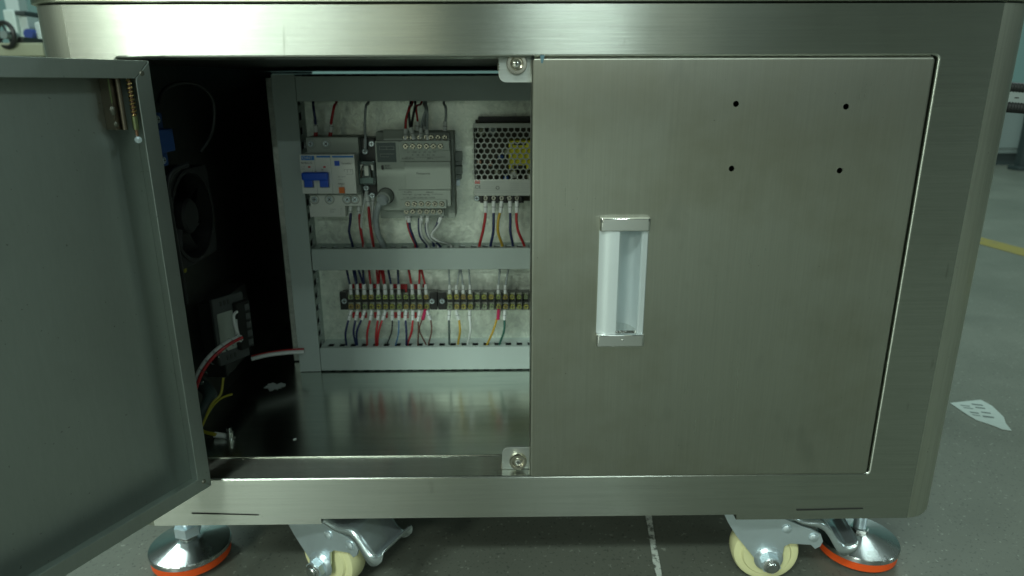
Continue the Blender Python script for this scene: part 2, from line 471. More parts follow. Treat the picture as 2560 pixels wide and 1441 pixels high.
def mat_floor():
    m, nt, b = newmat('ground_concrete')
    vec = mapped(nt, (1, 1, 1))
    big = noise(nt, vec, 2.6, 6, 0.62)
    med = noise(nt, vec, 45, 4, 0.6)
    c = ramp(nt, big, [(0.3, (0.118, 0.128, 0.103)), (0.54, (0.165, 0.177, 0.145)), (0.75, (0.210, 0.223, 0.185))])
    c = mixc(nt, mathn(nt, 'MULTIPLY', med, 0.45), c, (0.105, 0.108, 0.086))
    d = ramp(nt, noise(nt, vec, 330, 2, 0.5), [(0.62, (0, 0, 0)), (0.67, (1, 1, 1))])
    c = mixc(nt, mathn(nt, 'MULTIPLY', d, 0.45), c, (0.030, 0.033, 0.029))
    l = ramp(nt, noise(nt, mapped(nt, (1, 1, 1), loc=(5, 2, 1)), 230, 2, 0.5), [(0.675, (0, 0, 0)), (0.715, (1, 1, 1))])
    c = mixc(nt, mathn(nt, 'MULTIPLY', l, 0.4), c, (0.42, 0.44, 0.38))
    nt.links.new(c, b.inputs['Base Color'])
    nt.links.new(mathn(nt, 'ADD', mathn(nt, 'MULTIPLY', big, 0.25), 0.33), b.inputs['Roughness'])
    b.inputs['Specular IOR Level'].default_value = 0.4
    bp = N(nt, 'ShaderNodeBump'); bp.inputs['Strength'].default_value = 0.25; bp.inputs['Distance'].default_value = 0.0006
    nt.links.new(med, bp.inputs['Height']); nt.links.new(bp.outputs['Normal'], b.inputs['Normal'])
    return m
M['floor'] = mat_floor()

def mat_paint(name, col, wear=0.5, scale=60):
    m, nt, b = newmat(name)
    nz = noise(nt, mapped(nt, (1, 1, 1)), scale, 5, 0.7)
    c = mixc(nt, ramp(nt, nz, [(wear-0.05, (1, 1, 1)), (wear+0.06, (0, 0, 0))]), col, (0.12, 0.13, 0.11))
    nt.links.new(c, b.inputs['Base Color']); b.inputs['Roughness'].default_value = 0.7
    return m
M['wline'] = mat_paint('worn_white_paint', (0.62, 0.66, 0.60), 0.46, 130)
M['yline'] = mat_paint('yellow_floor_paint', (0.24, 0.20, 0.045), 0.35, 30)
M['paper'] = plain('torn_paper', (0.40, 0.46, 0.43), 0.8, 0, 0.08, 120)
M['wall'] = plain('teal_wall_paint', (0.17, 0.29, 0.28), 0.6, 0, 0.05, 3)
M['wallsk'] = plain('dark_skirting', (0.03, 0.045, 0.045), 0.6, 0, 0.1, 3)
M['modgrey'] = plain('module_dark_plastic', (0.075, 0.085, 0.082), 0.5, 0, 0.1, 40)
M['bggrey'] = plain('grey_machine_paint', (0.22, 0.27, 0.26), 0.5, 0, 0.06, 5)
M['bgwhite'] = plain('pale_machine_paint', (0.52, 0.60, 0.58), 0.5, 0, 0.06, 8)
M['bgblue'] = plain('blue_knob', (0.02, 0.05, 0.25), 0.5, 0, 0.06, 8)
M['beige'] = plain('beige_table_top', (0.36, 0.38, 0.26), 0.6, 0, 0.06, 8)
M['clear'] = None
def mat_clear():
    m, nt, b = newmat('clear_smoked_cover')
    b.inputs['Base Color'].default_value = (0.55, 0.68, 0.66, 1)
    b.inputs['Transmission Weight'].default_value = 0.9
    b.inputs['Roughness'].default_value = 0.08
    b.inputs['IOR'].default_value = 1.3
    return m
M['clear'] = mat_clear()

def text(body, parent, x, y, z, size, mat, name='printed_text', rz=0.0, tilt=0.0, xs=1.0):
    cu_ = bpy.data.curves.new(name, 'FONT')
    cu_.body = body; cu_.size = size; cu_.align_x = 'LEFT'; cu_.fill_mode = 'FRONT'
    tmp = bpy.data.objects.new('tmp', cu_)
    COL.objects.link(tmp)
    dg = bpy.context.evaluated_depsgraph_get()
    me = bpy.data.meshes.new_from_object(tmp.evaluated_get(dg))
    bpy.data.objects.remove(tmp); bpy.data.curves.remove(cu_)
    mw = Matrix.Translation((x, y, z)) @ Matrix.Rotation(rz, 4, 'Z') @ Matrix.Rotation(math.radians(90)+tilt, 4, 'X') @ Matrix.Diagonal((xs, 1, 1, 1))
    me.transform(mw)
    me.materials.clear(); me.materials.append(mat)
    o = bpy.data.objects.new(name, me)
    COL.objects.link(o); o.parent = parent
    return o

# ------------------------------------------------------------------ setting: ground
GZ = 0.0145      # floor level in the cabinet's own height datum
mb = MB(); mb.add([(-40, -40, GZ), (40, -40, GZ), (40, 40, GZ), (-40, 40, GZ)], [(0, 1, 2, 3)])
ground = mb.build('ground', M['floor'], smooth=False); ground['kind'] = 'structure'
def strip_on_floor(name, pts, mat, z=GZ+0.001, parent=None):
    mb = MB(); mb.add([(p[0], p[1], z) for p in pts], [tuple(range(len(pts)))])
    o = mb.build(name, mat, parent, smooth=False)
    return o
# worn white line running under the cabinet
a = at(1622, 1300, Z=GZ); b = at(1648, 1441, Z=GZ); d = (a-b).normalized(); n_ = Vector((-d.y, d.x, 0))
left, right = [], []
random.seed(3)
K = 60
for i in range(K+1):
    p = b - d*0.35 + d*(1.1*i/K)
    left.append(p+n_*(0.0028+random.uniform(-.0009, .0009))); right.append(p-n_*(0.0028+random.uniform(-.0009, .0009)))
mb = MB(); mb.add([(p.x, p.y, GZ+.0008) for p in left+right], [(i, i+1, K+2+i, K+1+i) for i in range(K)])
o = mb.build('floor_line', M['wline'], ground, smooth=False)
o['label'] = 'thin worn white line painted on the concrete under the cabinet'
a = at(2430, 597, Z=GZ); b = at(2560, 632, Z=GZ); d = (b-a).normalized(); n_ = Vector((-d.y, d.x, 0))
o = strip_on_floor('floor_line', [a-d*1.5+n_*.035, a-d*1.5-n_*.035, b+d*2-n_*.035, b+d*2+n_*.035], M['yline'], parent=ground)
o['label'] = 'yellow line painted on the floor at the right'

# torn paper on the floor
pp = [(2375, 1008), (2412, 1004), (2452, 1000), (2480, 1015), (2510, 1044), (2514, 1058), (2529, 1077), (2503, 1073), (2488, 1066), (2440, 1050), (2415, 1035)]
pts = [at(x, y, Z=GZ+.001) for x, y in pp]
mb = MB(); mb.prism([(p.x, p.y) for p in pts], XY, GZ+.0006, GZ+.0012)
paper = tag(mb.build('torn_label', M['paper'], smooth=False), 'torn white paper scrap with grey print stuck to the floor at right', 'paper')
for (x0, y0, x1, y1) in [(2400, 1012, 2424, 1015), (2428, 1009, 2456, 1013), (2408, 1018, 2432, 1021), (2437, 1017, 2462, 1021), (2424, 1029, 2446, 1033), (2430, 1036, 2450, 1039), (2452, 1029, 2476, 1033), (2456, 1039, 2484, 1044)]:
    q = [at(x0, y0, Z=GZ+.0015), at(x1, y0+3, Z=GZ+.0015), at(x1+2, y1+2, Z=GZ+.0015), at(x0+2, y1-1, Z=GZ+.0015)]
    mb = MB(); mb.add([(p.x, p.y, GZ+.0015) for p in q], [(0, 1, 2, 3)])
    mb.build('printed_mark', M['ink2'], paper, smooth=False)

# ------------------------------------------------------------------ cabinet
ZTOP, ZSILL, ZBOT, ZSEAM, ZTAB = 0.4384, 0.1371, 0.1014, 0.4702, 0.0968
XL, XR = -0.2640, 0.2558
HW, RC, DEP = 0.320, 0.028, 0.46
cab = thing('stainless_cabinet', 'brushed stainless steel cabinet on casters with its left door swung open', 'cabinet', (0, 0, 0))

xa = at(803, 1300, Y=0).x; xb = at(1840, 1300, Y=0).x
XF = HW-RC
outer = [(-XF, ZTAB), (xa, ZTAB), (xa, ZBOT), (xb, ZBOT), (xb, ZTAB), (XF, ZTAB), (XF, ZSEAM-.0006), (-XF, ZSEAM-.0006)]
hole = rrect(XL, XR, ZSILL, ZTOP, 0.0022, 3)
sl1 = [at(480, 1283, Y=0), at(647, 1287, Y=0)]; sl2 = [at(1991, 1275, Y=0), at(2157, 1271, Y=0)]
slots = []
for p, q in (sl1, sl2):
    slots.append([(p.x, p.z-.0005), (q.x, q.z-.0004), (q.x, q.z+.0003), (p.x, p.z+.0005)])
mb = MB(); mb.plate(outer, [hole], XZ, 0.0, 0.030, bevel_holes=0.0016)
frame = mb.build('front_frame', M['rail'], cab, sharp=50)
for s_ in slots:
    mb = MB(); mb.add([XZ(a_, b_, -0.0004) for a_, b_ in s_], [(0, 1, 2, 3)])
    mb2 = MB(); mb2.prism(s_, XZ, -0.0005, 0.004); mb2.build('slot_shade', M['gap'], frame)  # black strip painting the shade inside an open slot

# bent side sheets with rounded vertical corners
def side(sx):
    prof = []
    for i in range(9):
        t = math.radians(90*i/8)
        prof.append((sx*(XF+RC*math.sin(t)), RC-RC*math.cos(t)))
    prof.append((sx*HW, DEP))
    inn = []
    for i in range(9):
        t = math.radians(90*i/8)
        inn.append((sx*(XF+(RC-.002)*math.sin(t)), RC-(RC-.002)*math.cos(t)))
    inn.append((sx*(HW-.002), DEP))
    vs_, fs = [], []
    zs = [ZTAB-.0005+.006, ZSEAM-.0006]
    n = len(prof)
    for z in zs:
        for p in prof: vs_.append((p[0], p[1], z))
        for p in inn: vs_.append((p[0], p[1], z))
    # lower rounded corner: drop the front part down to the tab level
    for i in range(n-1):
        fs.append((i, i+1, 2*n+i+1, 2*n+i)); fs.append((n+i, n+i+1, 3*n+i+1, 3*n+i))
        fs.append((i, i+1, n+i+1, n+i)); fs.append((2*n+i, 2*n+i+1, 3*n+i+1, 3*n+i))
    for i in range(n):
        y = prof[i][1]
        drop = 0.0055*max(0, 1-(abs(prof[i][0])-XF)/(RC*0.95))**0.3
        vs_[i] = (vs_[i][0], vs_[i][1], zs[0]-drop); vs_[n+i] = (vs_[n+i][0], vs_[n+i][1], zs[0]-drop)
    mb = MB(); mb.add(vs_, fs)
    return mb.build('side_panel', M['side'], cab, sharp=40)
side(-1); side(1)
# lid above the seam
mb = MB()
lp = []
H2 = HW+0.0018
for sx in (1, -1):
    rng = range(9) if sx == 1 else range(8, -1, -1)
    for i in rng:
        t = math.radians(90*(8-i)/8) if sx == 1 else math.radians(90*(8-i)/8)
        lp.append((sx*(H2-RC+RC*math.sin(t)), RC-RC*math.cos(t)-.0022))
lp = [(H2, DEP)] + [(p[0], p[1]) for p in lp] + [(-H2, DEP)]
mb.prism(lp, XY, ZSEAM+0.0006, ZSEAM+0.05, bev=0.0008)
mb.build('lid', M['lid'], cab, sharp=40)

# interior: floor tray, back, ceiling, inner walls
ZF = 0.113
mb = MB(); mb.box(-HW+.003, HW-.003, 0.0302, DEP-.003, ZF-.002, ZF)
shelf = mb.build('inner_floor', M['shelf'], cab)
mb = MB(); mb.box(XL-.03, XR+.03, 0.0302, 0.0318, ZF+.0002, ZSILL+.0008, .0005)
mb.build('sill_flange', M['rail'], cab)
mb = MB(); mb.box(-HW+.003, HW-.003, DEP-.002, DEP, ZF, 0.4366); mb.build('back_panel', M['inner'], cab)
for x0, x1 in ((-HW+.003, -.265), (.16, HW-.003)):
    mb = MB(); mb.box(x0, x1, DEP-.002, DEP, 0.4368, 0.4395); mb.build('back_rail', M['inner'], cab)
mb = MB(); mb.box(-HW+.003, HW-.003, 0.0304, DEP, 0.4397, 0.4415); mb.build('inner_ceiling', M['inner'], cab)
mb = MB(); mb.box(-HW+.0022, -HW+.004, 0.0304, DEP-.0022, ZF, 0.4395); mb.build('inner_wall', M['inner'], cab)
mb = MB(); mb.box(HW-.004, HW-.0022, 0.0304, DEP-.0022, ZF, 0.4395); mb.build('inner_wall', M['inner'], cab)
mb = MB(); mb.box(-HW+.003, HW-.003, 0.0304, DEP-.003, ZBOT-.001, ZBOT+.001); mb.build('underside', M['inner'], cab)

# ---- right door
DX0, DX1, DZ0, DZ1 = at(1333, 660, Y=-.002).x, XR-.0042, ZSILL+.0018, ZTOP-.0020
door = sub('right_door', cab)
DYF = -0.0022
hx0, hx1 = at(1495, 700, Y=-.006).x, at(1618, 700, Y=-.006).x
hz1, hz0 = at(1555, 545, Y=-.006).z, at(1555, 864, Y=-.006).z
holes = [circ(*(lambda p: (p.x, p.z))(at(x, y, Y=DYF)), .0019, 18) for x, y in [(1840, 260), (2115, 267), (1829, 422), (2099, 427)]]
mb = MB(); mb.plate(rect(DX0, DX1, DZ0, DZ1), holes+[rect(hx0+.003, hx1-.003, hz0+.003, hz1-.003)], XZ, DYF, DYF+.0014)
skin = mb.build('door_skin', M['door'], door)
# folded edges with a small bend radius
def fold(pa, pb, nrm, name):
    """edge strip: quarter-round bend then straight back"""
    pa, pb, nrm = Vector(pa), Vector(pb), Vector(nrm)
    prof = []
    r = .0016
    for i in range(5):
        t = math.radians(90*i/4)
        prof.append((r*math.sin(t), r-r*math.cos(t)))
    prof.append((r, .019))
    vs_, fs = [], []
    for p in (pa, pb):
        for o_, y_ in prof:
            vs_.append(p + nrm*(o_) + Vector((0, y_, 0)))
    n = len(prof)
    for i in range(n-1): fs.append((i, i+1, n+i+1, n+i))
    mb = MB(); mb.add(vs_, fs)
    return mb.build(name, M['door'], door, sharp=60)
fold((DX0, DYF, DZ1), (DX1, DYF, DZ1), (0, 0, 1), 'folded_edge')
fold((DX0, DYF, DZ0), (DX1, DYF, DZ0), (0, 0, -1), 'folded_edge')
fold((DX0, DYF, DZ0), (DX0, DYF, DZ1), (-1, 0, 0), 'folded_edge')
fold((DX1, DYF, DZ0), (DX1, DYF, DZ1), (1, 0, 0), 'folded_edge')
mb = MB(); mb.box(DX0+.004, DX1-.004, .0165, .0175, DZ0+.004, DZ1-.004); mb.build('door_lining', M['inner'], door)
# protective-film remnant in the corner
p = at(1356, 141, Y=DYF-.0003)
mb = MB(); mb.add([(p.x-.0015, DYF-.0003, p.z+.0008), (p.x-.0007, DYF-.0003, p.z+.0004), (p.x, DYF-.0003, p.z+.0009), (p.x+.0007, DYF-.0003, p.z+.0004), (p.x+.0015, DYF-.0003, p.z+.001), (p.x+.0003, DYF-.0003, p.z-.0042), (p.x-.0007, DYF-.0003, p.z-.0042)], [(0, 1, 2, 3, 4, 5, 6)])
mb.build('film_remnant', plain('blue_film', (0.10, 0.20, 0.24), .5), door, smooth=False)

# pull handle set in the door: aluminium cup with cover blade, chrome end caps
hw_ = hx1-hx0
capH = .0088
zc0, zc1 = hz0+capH, hz1-capH
YH = -0.0075
def extr(prof, z0, z1, name, mat, sharp=30):
    mb = MB(); mb.prism(prof, XY, z0, z1); return mb.build(name, mat, door, sharp=sharp)
blade = []
nb = 8
for i in range(nb+1):
    u = i/nb
    blade.append((hx0+0.0003+u*hw_*.385, YH+.0035*(1-u)**3.0))
blade += [(hx0+hw_*.385+.0003, YH+.0016), (hx0+.0018, YH+.006), (hx0+.0003, DYF-.0001)]
extr(blade, zc0, zc1, 'handle_blade', M['alu'])
rimp = [(hx1-.0052, YH+.0022), (hx1-.0040, YH+.0008), (hx1-.0012, YH+.0016), (hx1-.0003, YH+.0035), (hx1-.0003, DYF-.0001), (hx1-.0052, DYF-.0001)]
extr(rimp, zc0, zc1, 'handle_rim', M['alu'])
cup = []
xl, xr = hx0+.0032, hx1-.0052
for i in range(15):
    t = math.pi*i/14
    cup.append(((xl+xr)/2-(xr-xl)/2*math.cos(t), DYF-.0002+.0185*math.sin(t)**0.8))
cin = [(a_, b_) for a_, b_ in cup]
cout = [(a_+(.0012 if a_ > (xl+xr)/2 else -.0012)*0, b_+.0012) for a_, b_ in cup]
vs_ = [XY(a_, b_, z) for z in (zc0, zc1) for a_, b_ in cin]
fs = [(i, i+1, 15+i+1, 15+i) for i in range(14)]
mb = MB(); mb.add(vs_, fs); mb.build('handle_cup', M['alu'], door, sharp=60)
for z0, z1 in ((hz0, zc0-.0001), (zc1+.0001, hz1)):
    po = rrect(hx0, hx1, YH-.0012, DYF-.0001, .0018, 4, (0, 0, 1, 1))
    po = [(x, y) for x, y in po]
    mb = MB(); mb.prism(po, XY, z0, z1, bev=.0006)
    mb.box(hx0+.0034, hx1-.0054, DYF-.0001, DYF+.0200, z0+(.0032 if z0 < .3 else -.0010), z1-(-.0010 if z0 < .3 else .0032))
    mb.build('handle_cap', M['chrome'], door, sharp=40)
p = at(1556, 849, Y=YH)
mb = MB(); mb.lathe([(.0007, 0), (.0006, -.0003), (0, -.0005)], (p.x, YH-.0012, p.z), (0, 1, 0), 12); mb.build('handle_rivet', M['chrome'], door)

# ---- magnet catches on brackets
def catch(px0, py0, px1, py1, mx, my, top):
    root = sub('magnet_catch', cab)
    Yb = 0.0125
    if not top: Yb = 0.0100
    a_, b_ = at(px0, py0, Y=Yb), at(px1, py1, Y=Yb)
    x0, x1 = a_.x, b_.x+.01
    z0, z1 = (b_.z, ZTOP+.0) if top else (ZSILL+.0002, a_.z)
    po = rrect(x0, x1, z0, z1, .0052, 5, (0, 0, 1, 0) if top else (0, 1, 0, 0))
    mb = MB(); mb.prism(po, XZ, Yb, Yb+.0018, bev=.0003); mb.build('bracket', M['bracket'], root)
    c = at(mx, my, Y=Yb-.003)
    R = .0066
    mb = MB(); mb.lathe([(R, 0), (R, -.0036), (R-.0004, -.0042), (R-.0012, -.0042), (.0043, -.0042), (.0036, -.0030), (.0026, -.0028), (.0024, -.0026)], (c.x, Yb-.0001, c.z), (0, 1, 0), 36)
    mb.build('magnet_cup', M['nickel'], root)
    mb = MB()
    mb.lathe([(.0023, -.0027), (.0021, -.0036), (.0012, -.0039), (.0003, -.0038)], (c.x, Yb, c.z), (0, 1, 0), 20)
    mb.build('magnet_screw', M['chrome'], root)
    mb = MB()
    mb.box(c.x-.0013, c.x+.0013, Yb-.00402, Yb-.0038, c.z-.0003, c.z+.0003); mb.box(c.x-.0003, c.x+.0003, Yb-.00404, Yb-.0038, c.z-.0013, c.z+.0013)
    mb.build('screw_cross', M['ink'], root)
    # tack weld
    mb = MB(); wx, wz = (x0, z1-.004) if top else (x0, z0+.001)
    for i in range(3):
        mb.lathe([(0, -.0012), (.0009, -.0006), (.0011, 0), (.0008, .0008), (0, .0012)], (wx, Yb+.0008, wz-(.0016*i if top else -.0018*i)), (0, 0, 1), 8)
    mb.build('tack_weld', M['weld'], root)
catch(1246, 128, 1330, 207, 1292, 160, True)
catch(1255, 1119, 1330, 1178, 1295, 1155, False)

# ---- left door, swung open
PHI = math.radians(-(180-63.2))
ld = sub('left_door', cab, (-.2385-.0185, -.0015, 0), PHI)
LW, LZ0, LZ1, LT, LIP = 0.2425, ZSILL+.0018, ZTOP-.0020, 0.0195, 0.0105
doorin = M['doorin']
mb = MB(); mb.box(0, LW, 0, .0013, LZ0, LZ1); mb.build('door_skin', doorin, ld)
t_ = .0013
mb = MB(); mb.box(0, t_, .0014, LT, LZ0, LZ1); mb.build('door_side', doorin, ld)
mb = MB(); mb.box(LW-t_, LW, .0014, LT, LZ0, LZ1); mb.build('door_side', doorin, ld)
mb = MB(); mb.box(t_+.0001, LW-t_-.0001, .0014, LT, LZ1-t_, LZ1); mb.build('door_side', doorin, ld)
mb = MB(); mb.box(t_+.0001, LW-t_-.0001, .0014, LT, LZ0, LZ0+t_); mb.build('door_side', doorin, ld)
e = .00018
def lip(poly):
    mb = MB(); mb.prism(poly, XZ, LT+.0001, LT+.0014, bev=.0003); mb.build('door_lip', doorin, ld)
lip([(0+e, LZ1), (LW-e, LZ1), (LW-LIP-e, LZ1-LIP), (LIP+e, LZ1-LIP)])
lip([(0+e, LZ0), (LW-e, LZ0), (LW-LIP-e, LZ0+LIP), (LIP+e, LZ0+LIP)])
lip([(0, LZ0+e), (LIP, LZ0+LIP+e), (LIP, LZ1-LIP-e), (0, LZ1-e)])
lip([(LW, LZ0+e), (LW-LIP, LZ0+LIP+e), (LW-LIP, LZ1-LIP-e), (LW, LZ1-e)])
for z in (LZ0+LIP*.62, LZ1-LIP*.70):
    mb = MB(); mb.lathe([(0, .0021), (.0012, .0020), (.0017, .0014)], (LIP*.55, LT, z), (0, 1, 0), 12); mb.build('corner_weld', M['weld'], ld)
# spring hinge welded to the inside of the door, upper hinge corner (local coords)
HZ1 = LZ1-LIP+.002; HZ0 = LZ1-LIP-.0310
HX = .0126; HY = .0172
mb = MB(); mb.box(HX+.0020, HX+.0085, .0014, .0105, HZ0+.001, HZ1, .0004); mb.build('hinge_leaf', M['bronze'], ld)
mb = MB(); mb.tube([(HX+.0086, .0107, HZ1), (HX+.0085, .0107, HZ0+.017)], .0005, 6); mb.build('hinge_leaf_edge', M['olive'], ld)
mb = MB(); mb.cyl((HX+.0040, .0125, HZ0+.001), (HX+.0040, .0125, HZ1), .0016, n=16); mb.build('hinge_knuckle', M['bronze'], ld)
mb = MB(); mb.cyl((HX, HY, HZ0+.001), (HX, HY, HZ0+.0088), .0018, n=18); mb.build('hinge_barrel', M['olive'], ld)
coil = [(HX+.0013*math.cos(t), HY+.0013*math.sin(t), HZ0+.0092+t/(2*math.pi)*.0023) for t in [i*math.pi/6 for i in range(12*10)]]
mb = MB(); mb.tube(coil, .0006, 6, smooth=1); mb.build('hinge_spring', M['brass'], ld)
mb = MB(); mb.cyl((HX, HY, HZ0-.003), (HX, HY, HZ1), .0009, n=10); mb.build('hinge_pin', M['copper'], ld)
mb = MB(); mb.tube([(HX, HY, HZ0-.0025), (HX+.0002, .0172, HZ0-.0045), (HX+.0014, .0190, HZ0-.0050)], .0009, 8, smooth=3)
mb.lathe([(0, -.0011), (.0020, -.0009), (.0022, 0), (.0020, .0009), (0, .0012)], (HX+.0016, .0195, HZ0-.0050), (.4, 1, 0), 14); mb.build('pin_knob', M['zinc'], ld)
for (x, z, r, sz) in [(HX+.0085, HZ0+.0125, .0021, 1.35), (HX+.0079, HZ0+.0045, .0018, 1.0)]:
    bm_ = bmesh.new(); bmesh.ops.create_icosphere(bm_, subdivisions=2, radius=r)
    random.seed(int(z*1e5))
    for v in bm_.verts:
        k_ = 1+random.uniform(-.12, .12); v.co = Vector((v.co.x*k_, v.co.y*.45*k_, v.co.z*sz*k_))
    mb = MB(); mb.bm(bm_, 0, Matrix.Translation((x, .0105, z)), hard=False); mb.build('weld_bead', M['weld'], ld)

# ---- levelling feet
def foot(px, py):
    c = at(px, py, Y=.066)
    X = c.x; Y = .066
    zb = at(px, 1450 if px < 1000 else 1434, Y=.066-.0325).z
    root = sub('levelling_foot', cab, (X, Y, zb))
    R = .0340
    mb = MB(); mb.lathe([(R-.0035, 0), (R-.0012, .0010), (R-.0006, .0080), (R-.0016, .0084)], n=56); mb.build('rubber_pad', M['orange'], root)
    mb = MB(); mb.lathe([(R-.002, .0085), (R, .0089), (R, .0126), (R-.0006, .0132), (.0120, .0194), (.0112, .0196)], n=72); mb.build('foot_disc', M['disc'], root, sharp=25)
    mb = MB(); mb.cyl((0, 0, .0194), (0, 0, .0232), .0078, .0078, n=6); mb.build('stem_hex', M['chrome'], root, sharp=20)
    ztop = ZTAB-zb-.0002
    mb = MB(); nzz = .0234 if px < 1000 else ztop-.0092; mb.cyl((0, 0, nzz), (0, 0, nzz+.0090), .0112, .0112, n=6); mb.build('lock_nut', M['zinc'], root, sharp=20)
    prof = []
    z = .0231
    while z < ztop+.004:
        prof += [(.0046, z), (.0054, z+.0007)]; z += .0014
    mb = MB(); mb.lathe(prof, n=20); mb.build('threaded_stem', M['zinc'], root, sharp=80)
foot(480, 1385)
foot(2138, 1380)
# hand-applied thread sealant blob on the left foot
c = at(447, 1348, Y=.045)
# ---- swivel casters with brake pedal (local: axle along Y, pedal towards +X, origin on floor under axle)
def caster(X, Y, rz, lift=0.0):
    up = lambda x: lift*max(0.0, x)/.068
    root = sub('swivel_caster', cab, (X, Y, GZ), rz)
    WR = .0275
    mb = MB(); mb.lathe([(.0085, -.0115), (.0190, -.0115), (.0205, -.0095), (.0242, -.0095), (.0262, -.0085), (WR, -.0055), (WR+.0002, 0), (WR, .0055), (.0262, .0085), (.0242, .0095), (.0205, .0095), (.0190, .0115), (.0085, .0115)], (0, 0, WR), (0, 1, 0), 48)
    mb.build('wheel', M['nylon'], root, sharp=40)
    ztop = ZTAB-.0030-GZ
    # fork cheek outline in X,Z relative to axle line on floor
    poly = [(-.0440, ztop), (-.0120, ztop), (-.0070, .0735), (.0200, .0622), (.0310, .0584), (.0390, .0540), (.0415, .0475), (.0400, .0425), (.0360, .0396), (.0322, .0434), (.0160, .0436), (.0115, .0406), (.0108, .0290), (.0072, .0203), (.0000, .0172), (-.0072, .0220), (-.0275, .0473), (-.0355, .0598), (-.0415, .0720)]
    for sy in (-1, 1):
        y0 = sy*.0148
        mb = MB(); mb.prism([(a_, b_+up(a_)) for a_, b_ in poly], XZ, min(y0, y0+sy*.0022), max(y0, y0+sy*.0022), bev=.0006); mb.build('fork_cheek', M['zinc'], root)
        # pressed boss round the axle
        mb = MB(); mb.lathe([(.0118, 0), (.0100, .0024), (.0092, .0030), (0, .0030)], (0, sy*.0168, WR), (0, sy, 0), 28); mb.build('axle_boss', M['zinc'], root)
        mb = MB(); mb.cyl((0, sy*.0196, WR), (0, sy*.0254, WR), .0082, .0082, n=6); mb.build('axle_nut', M['zinc'], root, sharp=20)
        mb = MB(); mb.lathe([(.0046, 0), (.0046, .0035), (.0038, .0042), (0, .0042)], (0, sy*.0252, WR), (0, sy, 0), 20); mb.lathe([(.0066, 0), (.0066, .0014), (.0050, .0020)], (0, sy*.0252, WR), (0, sy, 0), 24); mb.build('axle_bolt', M['turned'], root)
        for (rx, rz_) in ((.0115, .0578), (.0335, .0510)):
            mb = MB(); mb.lathe([(.0040, 0), (.0036, .0012), (.0020, .0020), (0, .0022)], (rx, sy*.0169, rz_+up(rx)), (0, sy, 0), 18); mb.build('rivet', M['zinc'], root)
    # top housing and swivel race
    mb = MB(); mb.box(-.0425, -.0135, -.0146, .0146, ztop-.0028, ztop-.0008, .0008); mb.build('fork_bridge', M['zinc'], root)
    mb = MB(); mb.lathe([(.0190, ztop-.0006), (.0230, ztop+.0004), (.0230, ztop+.0040), (.018, ztop+.0052)], (-.020, 0, 0), (0, 0, 1), 32); mb.build('swivel_race', M['zinc'], root)
    # brake pedal: bent sheet with side flanges and up-curled toe
    prof = [(-.0100, ztop-.004), (.0080, .0740), (.0220, .0680), (.0360, .0670), (.0430, .0625), (.0500, .0530), (.0560, .0465), (.0620, .0455), (.0670, .0480), (.0685, .0515)]
    pp_ = []
    P = [Vector((a_, 0, b_+up(a_))) for a_, b_ in prof]
    for i in range(len(P)-1):
        p0 = P[max(i-1, 0)]; p1 = P[i]; p2 = P[i+1]; p3 = P[min(i+2, len(P)-1)]
        for k in range(4):
            t = k/4
            pp_.append(0.5*((2*p1)+(p2-p0)*t+(2*p0-5*p1+4*p2-p3)*t*t+(3*p1-p0-3*p2+p3)*t**3))
    pp_.append(P[-1])
    W2 = .0192
    ys = [-W2, -W2+.0004, -W2+.0016, -W2+.004, 0, W2-.004, W2-.0016, W2-.0004, W2]
    dz = [-.0030, -.0014, -.0003, 0, 0, 0, -.0003, -.0014, -.0030]
    vs_, fs = [], []
    for i, p in enumerate(pp_):
        u = i/(len(pp_)-1)
        fl = .0065*max(0, 1-abs(u-.62)/.42)
        for k, y in enumerate(ys):
            ext = -fl if k in (0, len(ys)-1) else 0
            vs_.append((p.x, y, p.z+dz[k]+ext))
    n = len(ys)
    for i in range(len(pp_)-1):
        for k in range(n-1): fs.append((i*n+k, i*n+k+1, (i+1)*n+k+1, (i+1)*n+k))
    mb = MB(); mb.add(vs_, fs)
    o = mb.build('brake_pedal', M['pedal'], root, sharp=60)
    md = o.modifiers.new('thick', 'SOLIDIFY'); md.thickness = .0012; md.offset = -1
    return root
pR = at(1930, 1413, Y=.013)
caster(pR.x+.0028, .0395, math.radians(-6))
pL = at(780, 1424, Y=.013)
caster(pL.x+.0125, .0370, math.radians(-28), .014)

# ------------------------------------------------------------------ mounting panel and wiring ducts
YP, YD = 0.285, 0.255
PX0 = at(700, 555, Y=YP).x; PX1 = 0.235
PZ0, PZ1 = ZF+.0015, 0.430
panel = thing('mounting_panel', 'blotchy galvanised mounting panel behind the wiring inside the cabinet', 'panel', (0, YP, ZF))
mb = MB(); mb.box(PX0, PX1, 0, .0015, PZ0-ZF, PZ1-ZF, .0003); mb.build('sheet', M['galv'], panel)
# DIN rail (hat profile)
zr1, zr0 = at(1146, 385, Y=YP-.008).z-ZF, at(1146, 462, Y=YP-.008).z-ZF
rx0, rx1 = at(775, 420, Y=YP).x, at(1150, 420, Y=YP).x
zm = (zr0+zr1)/2; h2 = .0175
pr = [(-.0001, zm-h2+.005), (-.0065, zm-h2+.005), (-.0065, zm-h2), (-.0075, zm-h2), (-.0075, zm-h2+.006), (-.0012, zm-h2+.006), (-.0012, zm+h2-.006), (-.0075, zm+h2-.006), (-.0075, zm+h2), (-.0065, zm+h2), (-.0065, zm+h2-.005), (-.0001, zm+h2-.005)]
mb = MB(); mb.prism(pr, YZ, rx0, rx1); mb.build('din_rail', M['zinc'], panel)

